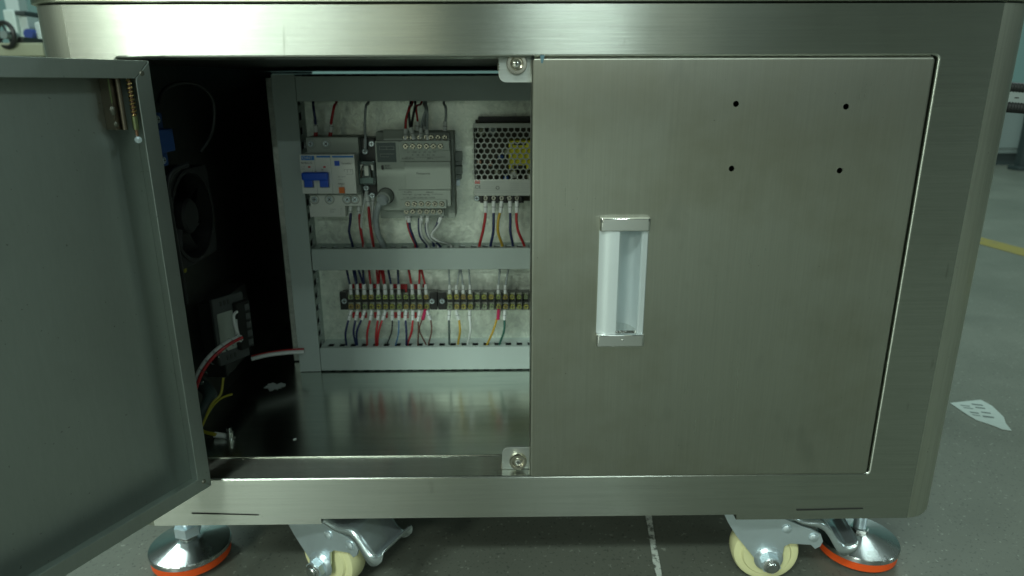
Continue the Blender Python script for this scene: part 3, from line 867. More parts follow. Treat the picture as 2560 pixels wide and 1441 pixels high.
def duct_h(z0, z1, x0, x1, label, group='grey wiring ducts'):
    root = thing('wiring_duct', label, 'wiring duct', ((x0+x1)/2, YP, z0), group)
    ox, oy, oz = root.location
    # slotted top and bottom walls with real openings
    pitch = .0125
    k = int((x1-x0-.008)/pitch)
    for zz, nm in ((z1-.0019, 'slotted_wall'), (z0+.0010, 'slotted_wall')):
        hs = []
        for i in range(k):
            xc = x0+.010+i*pitch
            hs.append([(xc-.0032-ox, YD+.0062-oy), (xc+.0032-ox, YD+.0062-oy), (xc+.0032-ox, YD+.0172-oy), (xc-.0032-ox, YD+.0172-oy)])
        mb = MB(); mb.plate([(x0-ox, YD+.002-oy), (x1-ox, YD+.002-oy), (x1-ox, YP-.0002-oy), (x0-ox, YP-.0002-oy)], hs, XY, zz-oz, zz+.0014-oz)
        mb.build(nm, M['pvc'], root)
    mb = MB(); mb.box(x0-ox, x1-ox, -.0018, -.0003, .0026, z1-z0-.0028); mb.build('duct_base', M['pvc'], root)
    mb = MB(); mb.box(x0+.001-ox, x1-ox, YD+.0050-oy, -.0022, .0030, z1-z0-.0052, .003, seg=3); mb.build('dark_cable_fill', M['blk'], root)  # black block for the cables, added to make the slots look dark
    mb = MB(); mb.box(x0-.0005-ox, x1-ox, YD-oy, YD+.0016-oy, 0, z1-z0, .0005)
    mb.build('duct_cover', M['pvc'], root)
    return root
def duct_v(x0, x1, z0, z1, label):
    root = thing('wiring_duct', label, 'wiring duct', ((x0+x1)/2, YP, z0), 'grey wiring ducts')
    ox, oy, oz = root.location
    pitch = .0148
    k = int((z1-z0-.01)/pitch)
    for xx in (x0+.001, x1-.0024):
        hs = []
        for i in range(k):
            zc = z0+.012+i*pitch
            hs.append([(YD+.0070-oy, zc-.0048-oz), (YD+.0200-oy, zc-.0030-oz), (YD+.0200-oy, zc+.0050-oz), (YD+.0070-oy, zc+.0032-oz)])
        mb = MB(); mb.plate([(YD+.002-oy, 0), (YP-.0002-oy, 0), (YP-.0002-oy, z1-z0), (YD+.002-oy, z1-z0)], hs, YZ, xx-ox, xx+.0014-ox)
        mb.build('slotted_wall', M['pvc'], root)
    mb = MB(); mb.box(x0+.0026-ox, x1-.0026-ox, -.0018, -.0003, 0, z1-z0); mb.build('duct_base', M['pvc'], root)
    mb = MB(); mb.box(x0+.0045-ox, x1-.0045-ox, YD+.0040-oy, -.0022, .002, z1-z0-.002, .003, seg=3); mb.build('dark_cable_fill', M['blk'], root)  # black cable block here too, added to darken the side slots
    mb = MB(); mb.box(x0-ox, x1-ox, YD-oy, YD+.0016-oy, 0, z1-z0, .0005); mb.build('duct_cover', M['pvc'], root)
    return root
vx0, vx1 = at(713, 555, Y=YD).x, at(769, 555, Y=YD).x
duct_v(vx0, vx1, ZF+.0005, at(715, 186, Y=YD).z, 'upright pale grey wiring duct at the left edge of the panel')
zt = lambda y: at(1050, y, Y=YD).z
hx = vx1+.0010
duct_h(zt(253), zt(190), hx, .234, 'top grey wiring duct in shade above the breaker and controller')
duct_h(zt(675), zt(622), hx+.0005, .234, 'middle grey wiring duct between the controller and the terminal strips')
duct_h(zt(925), zt(869), hx, .234, 'lowest pale grey wiring duct just above the cabinet floor')

# shared small screw meshes
def screw_mesh(name, r, mat, h=.0016):
    mb = MB(); mb.lathe([(r, 0), (r, -h*.6), (r*.8, -h), (r*.3, -h), (r*.22, -h*.6), (0, -h*.6)], (0, 0, 0), (0, 1, 0), 14)
    mb.box(-r*.62, r*.62, -h*1.02, -h*.8, -r*.13, r*.13, mi=1)
    mb.box(-r*.13, r*.13, -h*1.03, -h*.8, -r*.62, r*.62, mi=1)
    o = mb.build(name, [mat, M['ink']])
    me = o.data; bpy.data.objects.remove(o)
    return me
class Src: pass
SCREW = Src(); SCREW.data = screw_mesh('screw', .0028, M['nickel'])
SCREWB = Src(); SCREWB.data = screw_mesh('breaker_screw', .0030, M['zinc'])
def place(src, name, parent, p, ry=0.0):
    o = clone(src, name, parent, Vector(p)-Vector(parent.location), (0, ry, 0))
    return o
def pbox(root, x0, y0, x1, y1, Yf, Yb, name, mat, bev=.0008, parent=None):
    """box whose front face (in plane Yf) fills the rectangle seen at these photo positions"""
    a_ = at((x0+x1)/2, y0, Y=Yf); b_ = at((x0+x1)/2, y1, Y=Yf)
    l_ = at(x0, (y0+y1)/2, Y=Yf); r_ = at(x1, (y0+y1)/2, Y=Yf)
    o = root.location
    mb = MB(); mb.box(l_.x-o.x, r_.x-o.x, Yf-o.y, Yb-o.y, b_.z-o.z, a_.z-o.z, bev)
    return mb.build(name, mat, parent or root)

# ------------------------------------------------------------------ circuit breaker
YB = 0.218
cb = thing('circuit_breaker', 'white two-pole circuit breaker with blue toggle and orange test button', 'circuit breaker', at(830, 545, Y=YP))
pbox(cb, 766, 343, 896, 386, .240, YP-.009, 'upper_shoulder', M['abs'])
pbox(cb, 775, 487, 904, 516, .240, YP-.009, 'lower_shoulder', M['white'])
pbox(cb, 774, 515, 863, 543, .243, YP-.009, 'terminal_skirt', M['white'])
pbox(cb, 765, 386, 900, 487, .2405, YP-.009, 'body', M['absdark'])
for x0, x1 in ((750, 787), (787.6, 826), (826.6, 886)):
    k_ = (x0-750)/136
    pbox(cb, x0+2, 387, x1+2.5, 485, YB, .2403, 'module_face', M['white'], .0007)
pf = YB-.0003
def flat(root, x0, y0, x1, y1, mat, name, Y=None, thick=.0005):
    return pbox(root, x0, y0, x1, y1, Y if Y is not None else pf, (Y if Y is not None else pf)+thick, name, mat, 0.0)
flat(cb, 753, 390, 785, 401, M['azure'], 'blue_band')
flat(cb, 791, 390, 825, 394.5, M['azure'], 'blue_band')
flat(cb, 830, 390, 883, 394.5, M['azure'], 'blue_band')
flat(cb, 836, 403, 848, 415, M['blue'], 'blue_button', YB-.0012, .0014)
pbox(cb, 847, 469, 861, 484, YB-.0022, YB+.001, 'test_button', M['orangeb'], .0005)
flat(cb, 770, 416, 776, 420, M['redp'], 'indicator_window')
flat(cb, 808, 416, 814, 420, M['redp'], 'indicator_window')
for (xx0, xx1) in ((757, 783), (797, 822)):
    flat(cb, xx0+2, 447, xx1+2, 470, M['absdark'], 'toggle_slot', YB-.0002)
# toggle bar and levers
a_ = at(752, 432, Y=YB-.009); b_ = at(820, 452, Y=YB-.009)
oc = cb.location
mb = MB(); mb.box(a_.x-oc.x, b_.x-oc.x, YB-.0095-oc.y, YB-.002-oc.y, b_.z-oc.z, a_.z-oc.z, .0022, seg=4); mb.build('toggle_bar', M['blue'], cb)
pbox(cb, 760, 450, 781, 469, YB-.0062, YB-.0006, 'toggle_lever', M['blue'], .0008)
pbox(cb, 799, 450, 820, 469, YB-.0062, YB-.0006, 'toggle_lever', M['blue'], .0008)
for x, y, ys_ in ((777, 360, .240), (815, 360, .240), (786, 499, .240), (824, 499, .240), (868, 499, .240), (887, 499, .240)):
    p = at(x, y, Y=ys_)
    mb = MB(); mb.lathe([(.0050, 0), (.0050, -.0003), (.0042, -.0003), (.0042, 0)], p-oc+Vector((0, -.0001, 0)), (0, 1, 0), 20, closed=True); mb.build('screw_well', M['absdark'], cb)
    place(SCREWB, 'terminal_screw', cb, p+Vector((0, .0006, 0)), random.random())
def ptext(root, body, x, y, hpx, mat, Y, **kw):
    p = at(x, y, Y=Y); q = at(x, y-hpx, Y=Y)
    size = abs(q.z-p.z)/0.70
    o = root.location
    return text(body, root, p.x-o.x, Y-o.y, p.z-o.z, size, mat, **kw)
ptext(cb, 'CHNT', 755, 398.6, 6.6, M['white'], pf-.0003, xs=0.98)
ptext(cb, 'NXBLE-32', 752.5, 410, 5, M['ink'], pf, xs=.9)
ptext(cb, 'C16', 753, 419, 4, M['inkl'], pf)
ptext(cb, '230V~', 753, 425, 4, M['inkl'], pf, xs=.8)
ptext(cb, '1  N', 780, 431, 4.5, M['ink'], pf)
ptext(cb, 'N', 803, 427, 4.5, M['ink'], pf)
ptext(cb, 'Test monthly', 853, 411, 4.2, M['ink'], pf, xs=.75)
ptext(cb, 'I\u0394n 30mA', 845, 444, 3.6, M['inkl'], pf, xs=.9)
ptext(cb, 't 0.1s', 845, 451, 3.6, M['inkl'], pf)
ptext(cb, 'NXBLE', 845, 462, 4.2, M['ink'], pf, xs=.9)
ptext(cb, 'T', 853, 467, 3.6, M['ink'], pf)
ptext(cb, 'LOAD', 825, 526, 3.6, M['inkl'], .2427)
ptext(cb, 'SIDE', 825, 532, 3.6, M['inkl'], .2427)
for i in range(3): ptext(cb, 'N12'[i], 851, 524+i*6, 3.6, M['inkl'], .2427)
p0 = at(862, 433, Y=pf); 
for (x0, y0, x1, y1) in ((860, 424, 882, 424.7), (860, 424, 860.7, 430), (868, 424, 868.7, 433), (876, 424, 876.7, 430), (881.3, 424, 882, 436), (866, 436, 882, 436.7)):
    flat(cb, x0, y0, x1, y1, M['inkl'], 'printed_line')
# ------------------------------------------------------------------ relay in clear cover
YR = 0.232
rl = thing('plug_in_relay', 'small plug-in relay with clear cover beside the breaker', 'relay', at(915, 490, Y=YP))
pbox(rl, 897, 345, 940, 492, .250, YP-.009, 'socket', M['black'])
pbox(rl, 897, 404, 936, 462, YR+.004, .2498, 'relay_base', M['dgry'], .001)
orl = rl.location
pbox(rl, 895, 403, 938, 463, YR, YR+.0035, 'clear_cover', M['clear'], .001)
for x0, x1 in ((901, 908), (926, 933)):
    pbox(rl, x0, 412, x1, 426, YR-.0008, YR-.0001, 'contact_post', M['white'], .0004)
mb = MB(); p = at(910, 440, Y=YR-.0004); q = at(921, 440, Y=YR-.0004)
flat(rl, 911, 415, 921, 440, M['psu'], 'coil', YR-.0006)
for (xa_, xb_) in ((906, 902), (925, 930)):
    a1 = at(xa_, 414, Y=YR-.0007); b1 = at(xb_, 444, Y=YR-.0007)
    mb = MB(); mb.tube([a1-orl, b1-orl], .0009, 6); mb.build('contact_spring', M['nickel'], rl)
flat(rl, 900, 446, 933, 459, plain('relay_label', (0.16, 0.24, 0.22), .5, 0, .3, 200), 'cover_label', YR-.0003)
for x, y in ((913, 379), (916, 470), (929, 360), (931, 489)):
    place(SCREWB, 'terminal_screw', rl, at(x, y, Y=.2499))
# ------------------------------------------------------------------ programmable controller
YC = 0.232
pc = thing('logic_controller', 'grey programmable controller with two rows of terminal screws', 'controller', at(1040, 545, Y=YP))
oc = pc.location
pbox(pc, 945, 330, 1136, 546, .249, YP-.009, 'rear_housing', M['abs'], .001)
pbox(pc, 941, 353, 1024, 527, YC+.002, .2488, 'side_module', M['abs'], .0012)
pbox(pc, 1012, 405, 1127, 475, YC-.004, .2486, 'front_cover', M['abs'], .001)
pbox(pc, 996, 354, 1126, 404.5, YC-.001, .2487, 'upper_front', M['abs'], .0008)
pbox(pc, 996, 475.5, 1127, 517, YC-.001, .2485, 'lower_front', M['abs'], .0008)
pbox(pc, 958, 325, 1010, 352, .2440, .2489, 'top_lug', M['abs'], .0008)
pbox(pc, 1003, 352, 1123, 377, YC-.0035, YC-.0011, 'screw_strip', M['abs'], .0005)
pbox(pc, 1002, 500, 1116, 522, YC-.0035, YC-.0011, 'screw_strip', M['abs'], .0005)
pbox(pc, 1006, 332, 1124, 351, .2420, .2486, 'upper_terminal_row', M['absdark'], .0005)
pbox(pc, 1006, 522.5, 1110, 540, .2400, .2484, 'lower_terminal_row', M['absdark'], .0005)
for i in range(6):
    place(SCREW, 'terminal_screw', pc, at(1014+i*17.4, 366, Y=YC-.0035), random.random())
    place(SCREW, 'terminal_screw', pc, at(1019+i*17.1, 510, Y=YC-.0035), random.random())
for x in (1014, 1031, 1049, 1066, 1078, 1095, 1112): place(SCREW, 'terminal_screw', pc, at(x, 344, Y=.2420), random.random())
for x in (1016, 1032, 1050, 1067, 1083, 1100): place(SCREW, 'terminal_screw', pc, at(x, 529, Y=.2400), random.random())
flat(pc, 942, 357, 990, 406, M['dgry'], 'status_label', YC+.0016)
ptext(pc, 'RUN', 962, 417, 4.5, M['ink'], YC+.0016); ptext(pc, 'PROG.', 962, 423.5, 4.5, M['ink'], YC+.0016)
pbox(pc, 953, 414, 958, 425, YC-.0005, YC+.0022, 'mode_switch', M['black'], .0008)
for (x0, y0, x1, y1) in ((948, 366, 985, 366.8), (948, 374, 985, 374.8), (948, 366, 948.8, 375), (966, 366, 966.8, 375), (984.3, 366, 985, 375), (950, 385, 985, 385.8), (950, 392, 972, 392.8), (950, 385, 950.8, 393)):
    flat(pc, x0, y0, x1, y1, M['inkl'], 'printed_line', YC+.0013)
ptext(pc, 'Panasonic', 1041, 437, 6, M['ink'], YC-.0042, xs=1.05)
ptext(pc, 'FP-X0  L14R', 1041, 447, 5, M['inkl'], YC-.0042)
ptext(pc, 'A+   COM   X1    X3    X5    X7', 1018, 383, 4, M['ink'], YC-.0012, xs=.95)
ptext(pc, 'B     X0    X2    X4    X6', 1030, 390, 4, M['ink'], YC-.0012)
ptext(pc, 'POWER 24V DC', 1004, 399, 4, M['ink'], YC-.0012, xs=.8)
ptext(pc, '24V =', 1067, 399, 4.5, M['ink'], YC-.0012)
ptext(pc, 'Tr NPN', 1010, 483, 4, M['ink'], YC-.0012)
ptext(pc, 'RELAY', 1066, 483, 4.5, M['ink'], YC-.0012)
ptext(pc, '-    Y1    Y2   Y3   Y4   Y5', 1014, 490, 4, M['ink'], YC-.0012)
ptext(pc, '+   Y0  COM1 COM2 NC COM3', 1008, 497, 4, M['ink'], YC-.0012)
for (x0, x1, y) in ((1013, 1028, 393), (1040, 1113, 393), (1006, 1030, 486), (1043, 1056, 486), (1061, 1074, 486), (1080, 1108, 486)):
    flat(pc, x0, y, x1, y+.6, M['ink'], 'printed_line', YC-.0013)
# round socket with plug
p = at(965, 490, Y=YC+.002)
mb = MB(); mb.lathe([(.0085, 0), (.0085, -.0006), (.0074, -.0006), (.0074, 0)], p-oc, (0, 1, 0), 28, closed=True); mb.build('port_ring', M['black'], pc)
# stepped rail clip at the right of the controller
for i, (y0, y1) in enumerate(((380, 403), (404, 414), (416, 436), (437, 448))):
    pbox(pc, 1138, y0, 1155-(i % 2), y1, .266+.003*(i % 2), YP-.0095, 'rail_clip', M['absdark'], .0004)
# ------------------------------------------------------------------ power supply
YS = 0.254
ps = thing('power_supply', 'power supply in a perforated metal case with honeycomb holes beside the door', 'power supply', at(1260, 510, Y=YP))
op = ps.location
px0, px1 = at(1186, 400, Y=YS).x, at(1186, 400, Y=YS).x+.108
pz1, pz0 = at(1260, 313, Y=YS).z, at(1260, 452, Y=YS).z
lab0 = at(1260, 490, Y=YS).z
pitch = at(1215, 400, Y=YS).x-at(1200, 400, Y=YS).x
# honeycomb sheet
Rh = pitch/math.sqrt(3)
rin = Rh*.80
mb = MB()
row = 0
z = pz1-.0046
vs_, fs = [], []
while z > pz0-.001:
    x = px0+.001+(pitch/2 if row % 2 else 0)
    while x < px1-.001:
        b0 = len(vs_)
        for Yq in (YS, YS+.0010):
            for rr in (Rh, rin):
                for k in range(6):
                    t = math.radians(60*k+30); vs_.append((x+rr*math.cos(t)-op.x, Yq-op.y, z+rr*math.sin(t)-op.z))
        for k in range(6):
            k2 = (k+1) % 6
            fs.append((b0+k, b0+k2, b0+6+k2, b0+6+k)); fs.append((b0+6+k, b0+6+k2, b0+18+k2, b0+18+k)); fs.append((b0+12+k, b0+12+k2, b0+18+k2, b0+18+k))
        x += pitch
    z -= Rh*1.5
    row += 1
mb.add(vs_, fs); o = mb.build('honeycomb_cover', M['psu'], ps); o['kind'] = 'stuff'
zl = z+Rh*.62
def wbox(root, x0, x1, y0, y1, z0, z1, name, mat, bev=.0004):
    o = root.location
    mb = MB(); mb.box(x0-o.x, x1-o.x, y0-o.y, y1-o.y, z0-o.z, z1-o.z, bev); return mb.build(name, mat, root)
wbox(ps, px0-.0006, px1, YS-.0002, YS+.0010, pz1-.0028, pz1+.0018, 'case_top_edge', M['psu'])
wbox(ps, px0-.0006, px1, YS-.0003, YS+.0010, lab0, zl+.0006, 'label_plate', M['psu'])
wbox(ps, px0-.0012, px0-.0001, YS+.0002, YP-.001, lab0, pz1, 'case_side', M['psu'])
wbox(ps, px0+.0005, px1, YP-.0035, YP-.0008, lab0-.010, pz1+.004, 'circuit_board', M['pcb'])
wbox(ps, px0+.004, px1, YP-.016, YP-.001, pz1+.0020, pz1+.0075, 'heatsink_bar', M['black'])
bx = lambda x0, y0, x1, y1, Y0, Y1, nm, mt: pbox(ps, x0, y0, x1, y1, Y0, Y1, nm, mt, .0008)
tb = bx(1272, 352, 1330, 424, YS+.004, YP-.004, 'transformer', M['yellowtape'])
bx(1284, 356, 1316, 364, YS+.0034, YS+.006, 'transformer_core', M['black'])
bx(1284, 414, 1316, 423, YS+.0034, YS+.006, 'transformer_core', M['black'])
for x, y, r, mt in ((1252, 394, .0030, 'dkblue'), (1203, 330, .0040, 'beige'), (1243, 432, .0030, 'beige'), (1284, 437, .0040, 'white'), (1230, 328, .0042, 'bggrey'), (1265, 446, .0028, 'dkblue'), (1198, 406, .0026, 'copper'), (1226, 410, .0024, 'copper'), (1268, 380, .003, 'beige'), (1325, 440, .0035, 'beige')):
    p = at(x, y, Y=YS+.007)-op
    mb = MB(); mb.lathe([(r, .018), (r, .0006), (r*.85, 0), (0, 0)], p, (0, 1, 0), 16); mb.build('capacitor', M[mt], ps)
ptext(ps, 'MW', 1189, 458, 5, M['white'], YS-.0009)
flat(ps, 1187.5, 452, 1200, 459.5, M['redp'], 'red_logo', YS-.0006)
ptext(ps, 'CE', 1187, 472, 8, M['ink'], YS-.0006, xs=1.1)
for i, (x0, x1) in enumerate(((1208, 1262), (1205, 1240), (1204, 1236), (1203, 1250), (1186, 1300), (1186, 1320))):
    flat(ps, x0, 455+i*5.2, x1, 456.2+i*5.2, M['inkl'], 'printed_line', YS-.0005)
for i, x0 in enumerate((1275, 1302)):
    for j in range(4): flat(ps, x0, 458+j*5, x0+22, 459.2+j*5, M['inkl'], 'printed_line', YS-.0005)
p = at(1244, 470, Y=YS-.0005)-op
mb = MB(); mb.lathe([(.0019, 0), (.0019, -.0001), (.0014, -.0001), (.0014, 0)], p, (0, 1, 0), 18, closed=True); mb.build('printed_mark', M['ink'], ps)
pbox(ps, 1200, 489, 1310, 508, YS+.006, YP-.004, 'terminal_bed', M['black'])
for x in (1214, 1234, 1254, 1273, 1292):
    place(SCREW, 'terminal_screw', ps, at(x, 495, Y=YS+.0055))
for x in (1204, 1224, 1244, 1263.5, 1282.5, 1302):
    pbox(ps, x-2.4, 489, x+2.4, 507, YS+.001, YS+.0058, 'barrier', M['black'], .0003)
p = at(1192, 496, Y=YP-.004)
place(SCREWB, 'mount_screw', ps, p)
# ------------------------------------------------------------------ terminal strips
YT = 0.262
def term_mesh():
    mb = MB()
    mb.box(-.0036, .0036, -.0004, .0006, -.0046, .0046, .0003, mi=1)
    mb.lathe([(.0030, -.0004), (.0030, -.0016), (.0024, -.0022), (.0009, -.0022), (.0008, -.0014), (0, -.0014)], (0, 0, 0), (0, 1, 0), 14)
    mb.box(-.0019, .0019, -.0023, -.0018, -.0004, .0004, mi=2); mb.box(-.0004, .0004, -.00231, -.0018, -.0019, .0019, mi=2)
    o = mb.build('t', [M['term'], M['tplate'], M['ink']]); me = o.data; bpy.data.objects.remove(o); return me
TERM = Src(); TERM.data = term_mesh()
def strip(x0, xe0, cols, xe1, label):
    root = thing('terminal_block', label, 'terminal block', at((x0+xe1)/2, 775, Y=YP))
    # black base
    pbox(root, x0, 736 if x0 < 1000 else 737, xe1, 774, YT+.0035, YP-.0003, 'base', M['black'], .0006)
    pbox(root, x0, 731, xe0, 775, YT-.002, YT+.0034, 'end_block', M['black'], .0006)
    if xe1 < 1200: pbox(root, cols[-1]+10, 731, xe1, 775, YT-.002, YT+.0034, 'end_block', M['black'], .0006)
    mid = [(cols[i]+cols[i+1])/2 for i in range(len(cols)-1)]
    for x in mid:
        pbox(root, x-1.7, 731, x+1.7, 775, YT-.003, YT+.0034, 'barrier', M['black'], .0003)
    pbox(root, cols[0]-8, 751.5, cols[-1]+9, 756, YT-.001, YT+.0034, 'centre_bar', M['black'], .0003)
    for x in cols:
        place(TERM, 'terminal_clamp', root, at(x, 742, Y=YT+.0028))
        place(TERM, 'terminal_clamp', root, at(x+1, 766, Y=YT+.0028))
    for x in ([x0+11] + ([xe1-13] if xe1 < 1200 else [])):
        place(SCREWB, 'mount_screw', root, at(x, 753, Y=YT-.002))
    return root
C1 = [877, 893.5, 911, 928, 946, 963, 979.5, 997.5, 1014.5, 1031, 1048.5, 1065.5]
C2 = [1124, 1141, 1158, 1175, 1192.5, 1210, 1228, 1245.5, 1263, 1280, 1297, 1314, 1331, 1348]
t1 = strip(850, 868, C1, 1093, 'left black terminal strip, its twelve pairs all wired in red and navy')
t2 = strip(1094.5, 1115, C2, 1362, 'right black terminal strip with empty pairs, half hidden by the door')
def jump(x0, x1, y0, y1):
    pbox(t1, x0, y0, x1, y1, YT+.006, YT+.0075, 'red_jumper', M['red'], .0005)
for x0, x1, y0, y1 in ((880, 886, 711, 722), (897, 905, 709, 722), (933, 942, 711, 722), (982, 993, 711, 722), (1001, 1018, 711, 724), (1012, 1018, 724, 731), (1034, 1046, 711, 724), (1056, 1061, 711, 720)):
    jump(x0, x1, y0, y1)
for x0, x1 in ((880, 888), (897, 903), (911, 917), (935, 943), (964, 969), (985, 993), (1002, 1008), (1016, 1021), (1036, 1042)):
    jump(x0, x1, 781, 796)

# ------------------------------------------------------------------ wires
WR_ = .00095
def wire(name, label, mat, pts, Y=YT, r=WR_, sleeve=None, sr=None, tip=None, bow=.004, cat='wire', group='panel wires', tipmat=None):
    """pts: positions on the wiring plane, start and end tucked into their terminals and duct slots"""
    n = len(pts)
    P = []
    for i, q in enumerate(pts):
        u = i/(n-1)
        yy = q[2] if len(q) > 2 else Y-bow*math.sin(math.pi*u)
        if i == 0 and (q[1] == 245 or q[1] == 660): yy = .2665
        if i == n-1 and (605 < q[1] < 615 or 856 < q[1] < 866): yy = .2648
        P.append(at(q[0], q[1], Y=yy))
    e_ = pts[-1]
    if 605 < e_[1] < 615: P.append(P[-1]+Vector((0, .001, -.006)))
    if 856 < e_[1] < 866: P.append(P[-1]+Vector((0, .001, -.006)))
    if pts[0][1] in (245, 660):
        P[0].z += .006
        P.insert(1, at(pts[0][0]*.8+pts[1][0]*.2, pts[0][1]+14, Y=.2640))
    org = P[-1].copy()
    mb = MB(); mb.tube([p-org for p in P], r, 8, smooth=6)
    o = mb.build(name, M[mat], sharp=80); o.location = org
    tag(o, label, cat, group)
    if sleeve:
        S = [at(q[0], q[1], Y=(q[2] if len(q) > 2 else Y-.001))-org for q in sleeve]
        mb = MB(); mb.tube(S, sr or .0020, 10, smooth=3); mb.build('ferrule_sleeve', M['sleeve'], o, sharp=60)
        # printed ring on the sleeve
        m_ = S[0].lerp(S[-1], .5); d_ = (S[-1]-S[0]).normalized()
        mb = MB(); mb.cyl(m_-d_*.0004, m_+d_*.0004, (sr or .0020)+.0001, n=10, caps=False); mb.build('sleeve_mark', M['inkl'], o)
    if tip:
        S = [at(q[0], q[1], Y=(q[2] if len(q) > 2 else Y-.001))-org for q in tip]
        mb = MB(); mb.tube(S, .0019, 10, smooth=1); mb.build('ferrule', M[tipmat or 'red'], o)
    return o
colour = {'navy': 'navy blue', 'red': 'red', 'blk': 'black', 'gry': 'grey', 'wht': 'white', 'yel': 'yellow', 'brn': 'brown', 'sky': 'light blue', 'grn': 'green', 'dgry': 'dark grey'}
ordn = ['first', 'second', 'third', 'fourth', 'fifth', 'sixth', 'seventh', 'eighth', 'ninth', 'tenth', 'eleventh', 'twelfth']
# above the breaker
wire('wire', 'navy blue wire dropping into the breaker top at the far left', 'navy', [(783, 245), (784, 270), (788, 300), (789, 320)], .252, .0014, [(788, 298), (790, 331)], .0021, [(790, 329), (789, 342)])
wire('wire', 'red wire dropping into the breaker top', 'red', [(842, 245), (836, 265), (829, 300), (828, 318)], .252, .0014, [(830, 300), (827, 331)], .0021, [(827, 329), (825, 342)])
wire('wire', 'thin grey wire running from the top duct down to the relay', 'gry', [(922, 245), (915, 265), (912, 310), (914, 355), (913, 378)], .248, .0013, [(913.5, 348), (913, 370)], .0016)
# controller top
WC = .243
wire('wire', 'red wire at the left end of the controller upper terminals', 'red', [(1032, 245), (1024, 270), (1015, 300), (1014, 330)], WC, .0013, [(1014, 322), (1014, 350)], .0022)
wire('wire', 'black wire at the controller top crossing left of the two blacks', 'blk', [(1028, 245), (1022, 275), (1024, 305), (1027, 325)], WC, .0014, [(1026, 319), (1035, 349)], .0024)
wire('wire', 'black wire at the controller top curving right to left', 'blk', [(1038, 245), (1037, 270), (1031, 300), (1028, 325)], WC+.003, .0013)
wire('wire', 'thin red wire bending behind the black pair at the controller top', 'red', [(1056, 245), (1041, 266), (1042, 288), (1045, 310)], WC+.006, .0011, [(1044, 304), (1043, 327)], .0020)
wire('wire', 'grey wire sweeping left into the fourth controller top terminal', 'gry', [(1060, 245), (1066, 272), (1058, 296), (1052, 325)], WC, .0012, [(1052, 320), (1051, 347)], .0020)
wire('wire', 'grey wire falling straight into the controller top terminals', 'gry', [(1064, 245), (1068, 275), (1068, 300), (1068, 330)], WC, .0012, [(1067, 324), (1069, 350)], .0020)
wire('wire', 'grey wire tucked behind the other grey ones at the controller top', 'gry', [(1058, 245), (1064, 272), (1062, 300), (1061, 325)], WC+.006, .0011, [(1061, 305), (1061, 325)], .0017)
wire('wire', 'lone grey wire into the rightmost controller top terminal', 'gry', [(1109, 245), (1114, 268), (1115, 290), (1113, 312)], WC+.003, .0013, [(1113, 304), (1112, 328)], .0020)
# breaker and relay bottoms
wire('wire', 'navy blue wire leaving the breaker bottom', 'navy', [(876, 520), (876, 550), (873, 580), (881, 612)], .252, .0014, [(877, 514), (875, 542)], .0021, [(877, 511), (877, 516)])
wire('wire', 'red wire leaving the breaker bottom', 'red', [(898, 520), (899, 555), (904, 590), (908, 612)], .252, .0014, [(897, 514), (898, 542)], .0021, [(896, 511), (897, 516)])
wire('wire', 'white wire falling from the relay behind the red ones', 'wht', [(916, 480), (908, 520), (903, 565), (910, 612)], .250, .0013, [(917, 478), (911, 508)], .0018)
wire('wire', 'red wire falling from the relay to the middle duct', 'red', [(921, 500), (923, 540), (928, 580), (933, 612)], .249, .0016, [(918, 488), (922, 520)], .0022)
wire('wire', 'white wire from the relay right contact beside the thick grey cable', 'wht', [(932, 492), (931, 530), (926, 575), (930, 612)], .252, .0013, [(933, 490), (931, 515)], .0018)
cbl = wire('plug_cable', 'thick grey cable with moulded plug in the controller round port', 'gry', [(958, 497, .226), (946, 515, .226), (940, 550, .238), (945, 585, .248), (958, 612, .258)], .24, .0032, cat='cable', group=None)
org = cbl.location
mb = MB(); mb.cyl(at(966, 489, Y=YC+.0015)-org, at(958, 498, Y=YC-.010)-org, .0070, n=22); mb.build('plug_body', M['absdark'], cbl)
mb = MB(); mb.cyl(at(958, 498, Y=YC-.010)-org, at(954, 504, Y=YC-.013)-org, .0058, .0052, n=22); mb.build('plug_collar', M['gry'], cbl)
# controller bottom
wire('wire', 'red wire leaving the left end of the controller bottom terminals', 'red', [(1018, 545), (1020, 565), (1028, 590), (1038, 612)], .250, .0012, [(1017, 528), (1018, 550)], .0019)
wire('wire', 'navy blue wire beside the red one under the controller', 'navy', [(1023, 545), (1025, 570), (1033, 592), (1041, 612)], .248, .0013, [(1022, 530), (1023, 556)], .0024)
wire('wire', 'white wire under the controller third terminal', 'wht', [(1055, 540), (1051, 565), (1056, 592), (1070, 611)], .249, .0013, [(1056, 528), (1052, 560)], .0021)
wire('wire', 'navy blue wire behind the white ones under the controller', 'navy', [(1049, 540), (1047, 570), (1052, 594), (1066, 612)], .254, .0013)
wire('wire', 'white wire under the controller fourth terminal', 'wht', [(1071, 540), (1067, 566), (1074, 594), (1094, 611)], .248, .0013, [(1071, 528), (1068, 558)], .0021)
wire('wire', 'navy blue wire curling right under the controller', 'navy', [(1068, 545), (1065, 572), (1074, 596), (1098, 613)], .254, .0013)
wire('wire', 'navy blue wire from the controller lowest right terminal', 'navy', [(1098, 545), (1091, 566), (1079, 588), (1084, 611)], .252, .0013)
wire('wire', 'white wire from the controller lowest right terminal', 'wht', [(1105, 535), (1097, 562), (1079, 588), (1096, 602), (1126, 612)], .249, .0013, [(1107, 527), (1098, 557)], .0021)
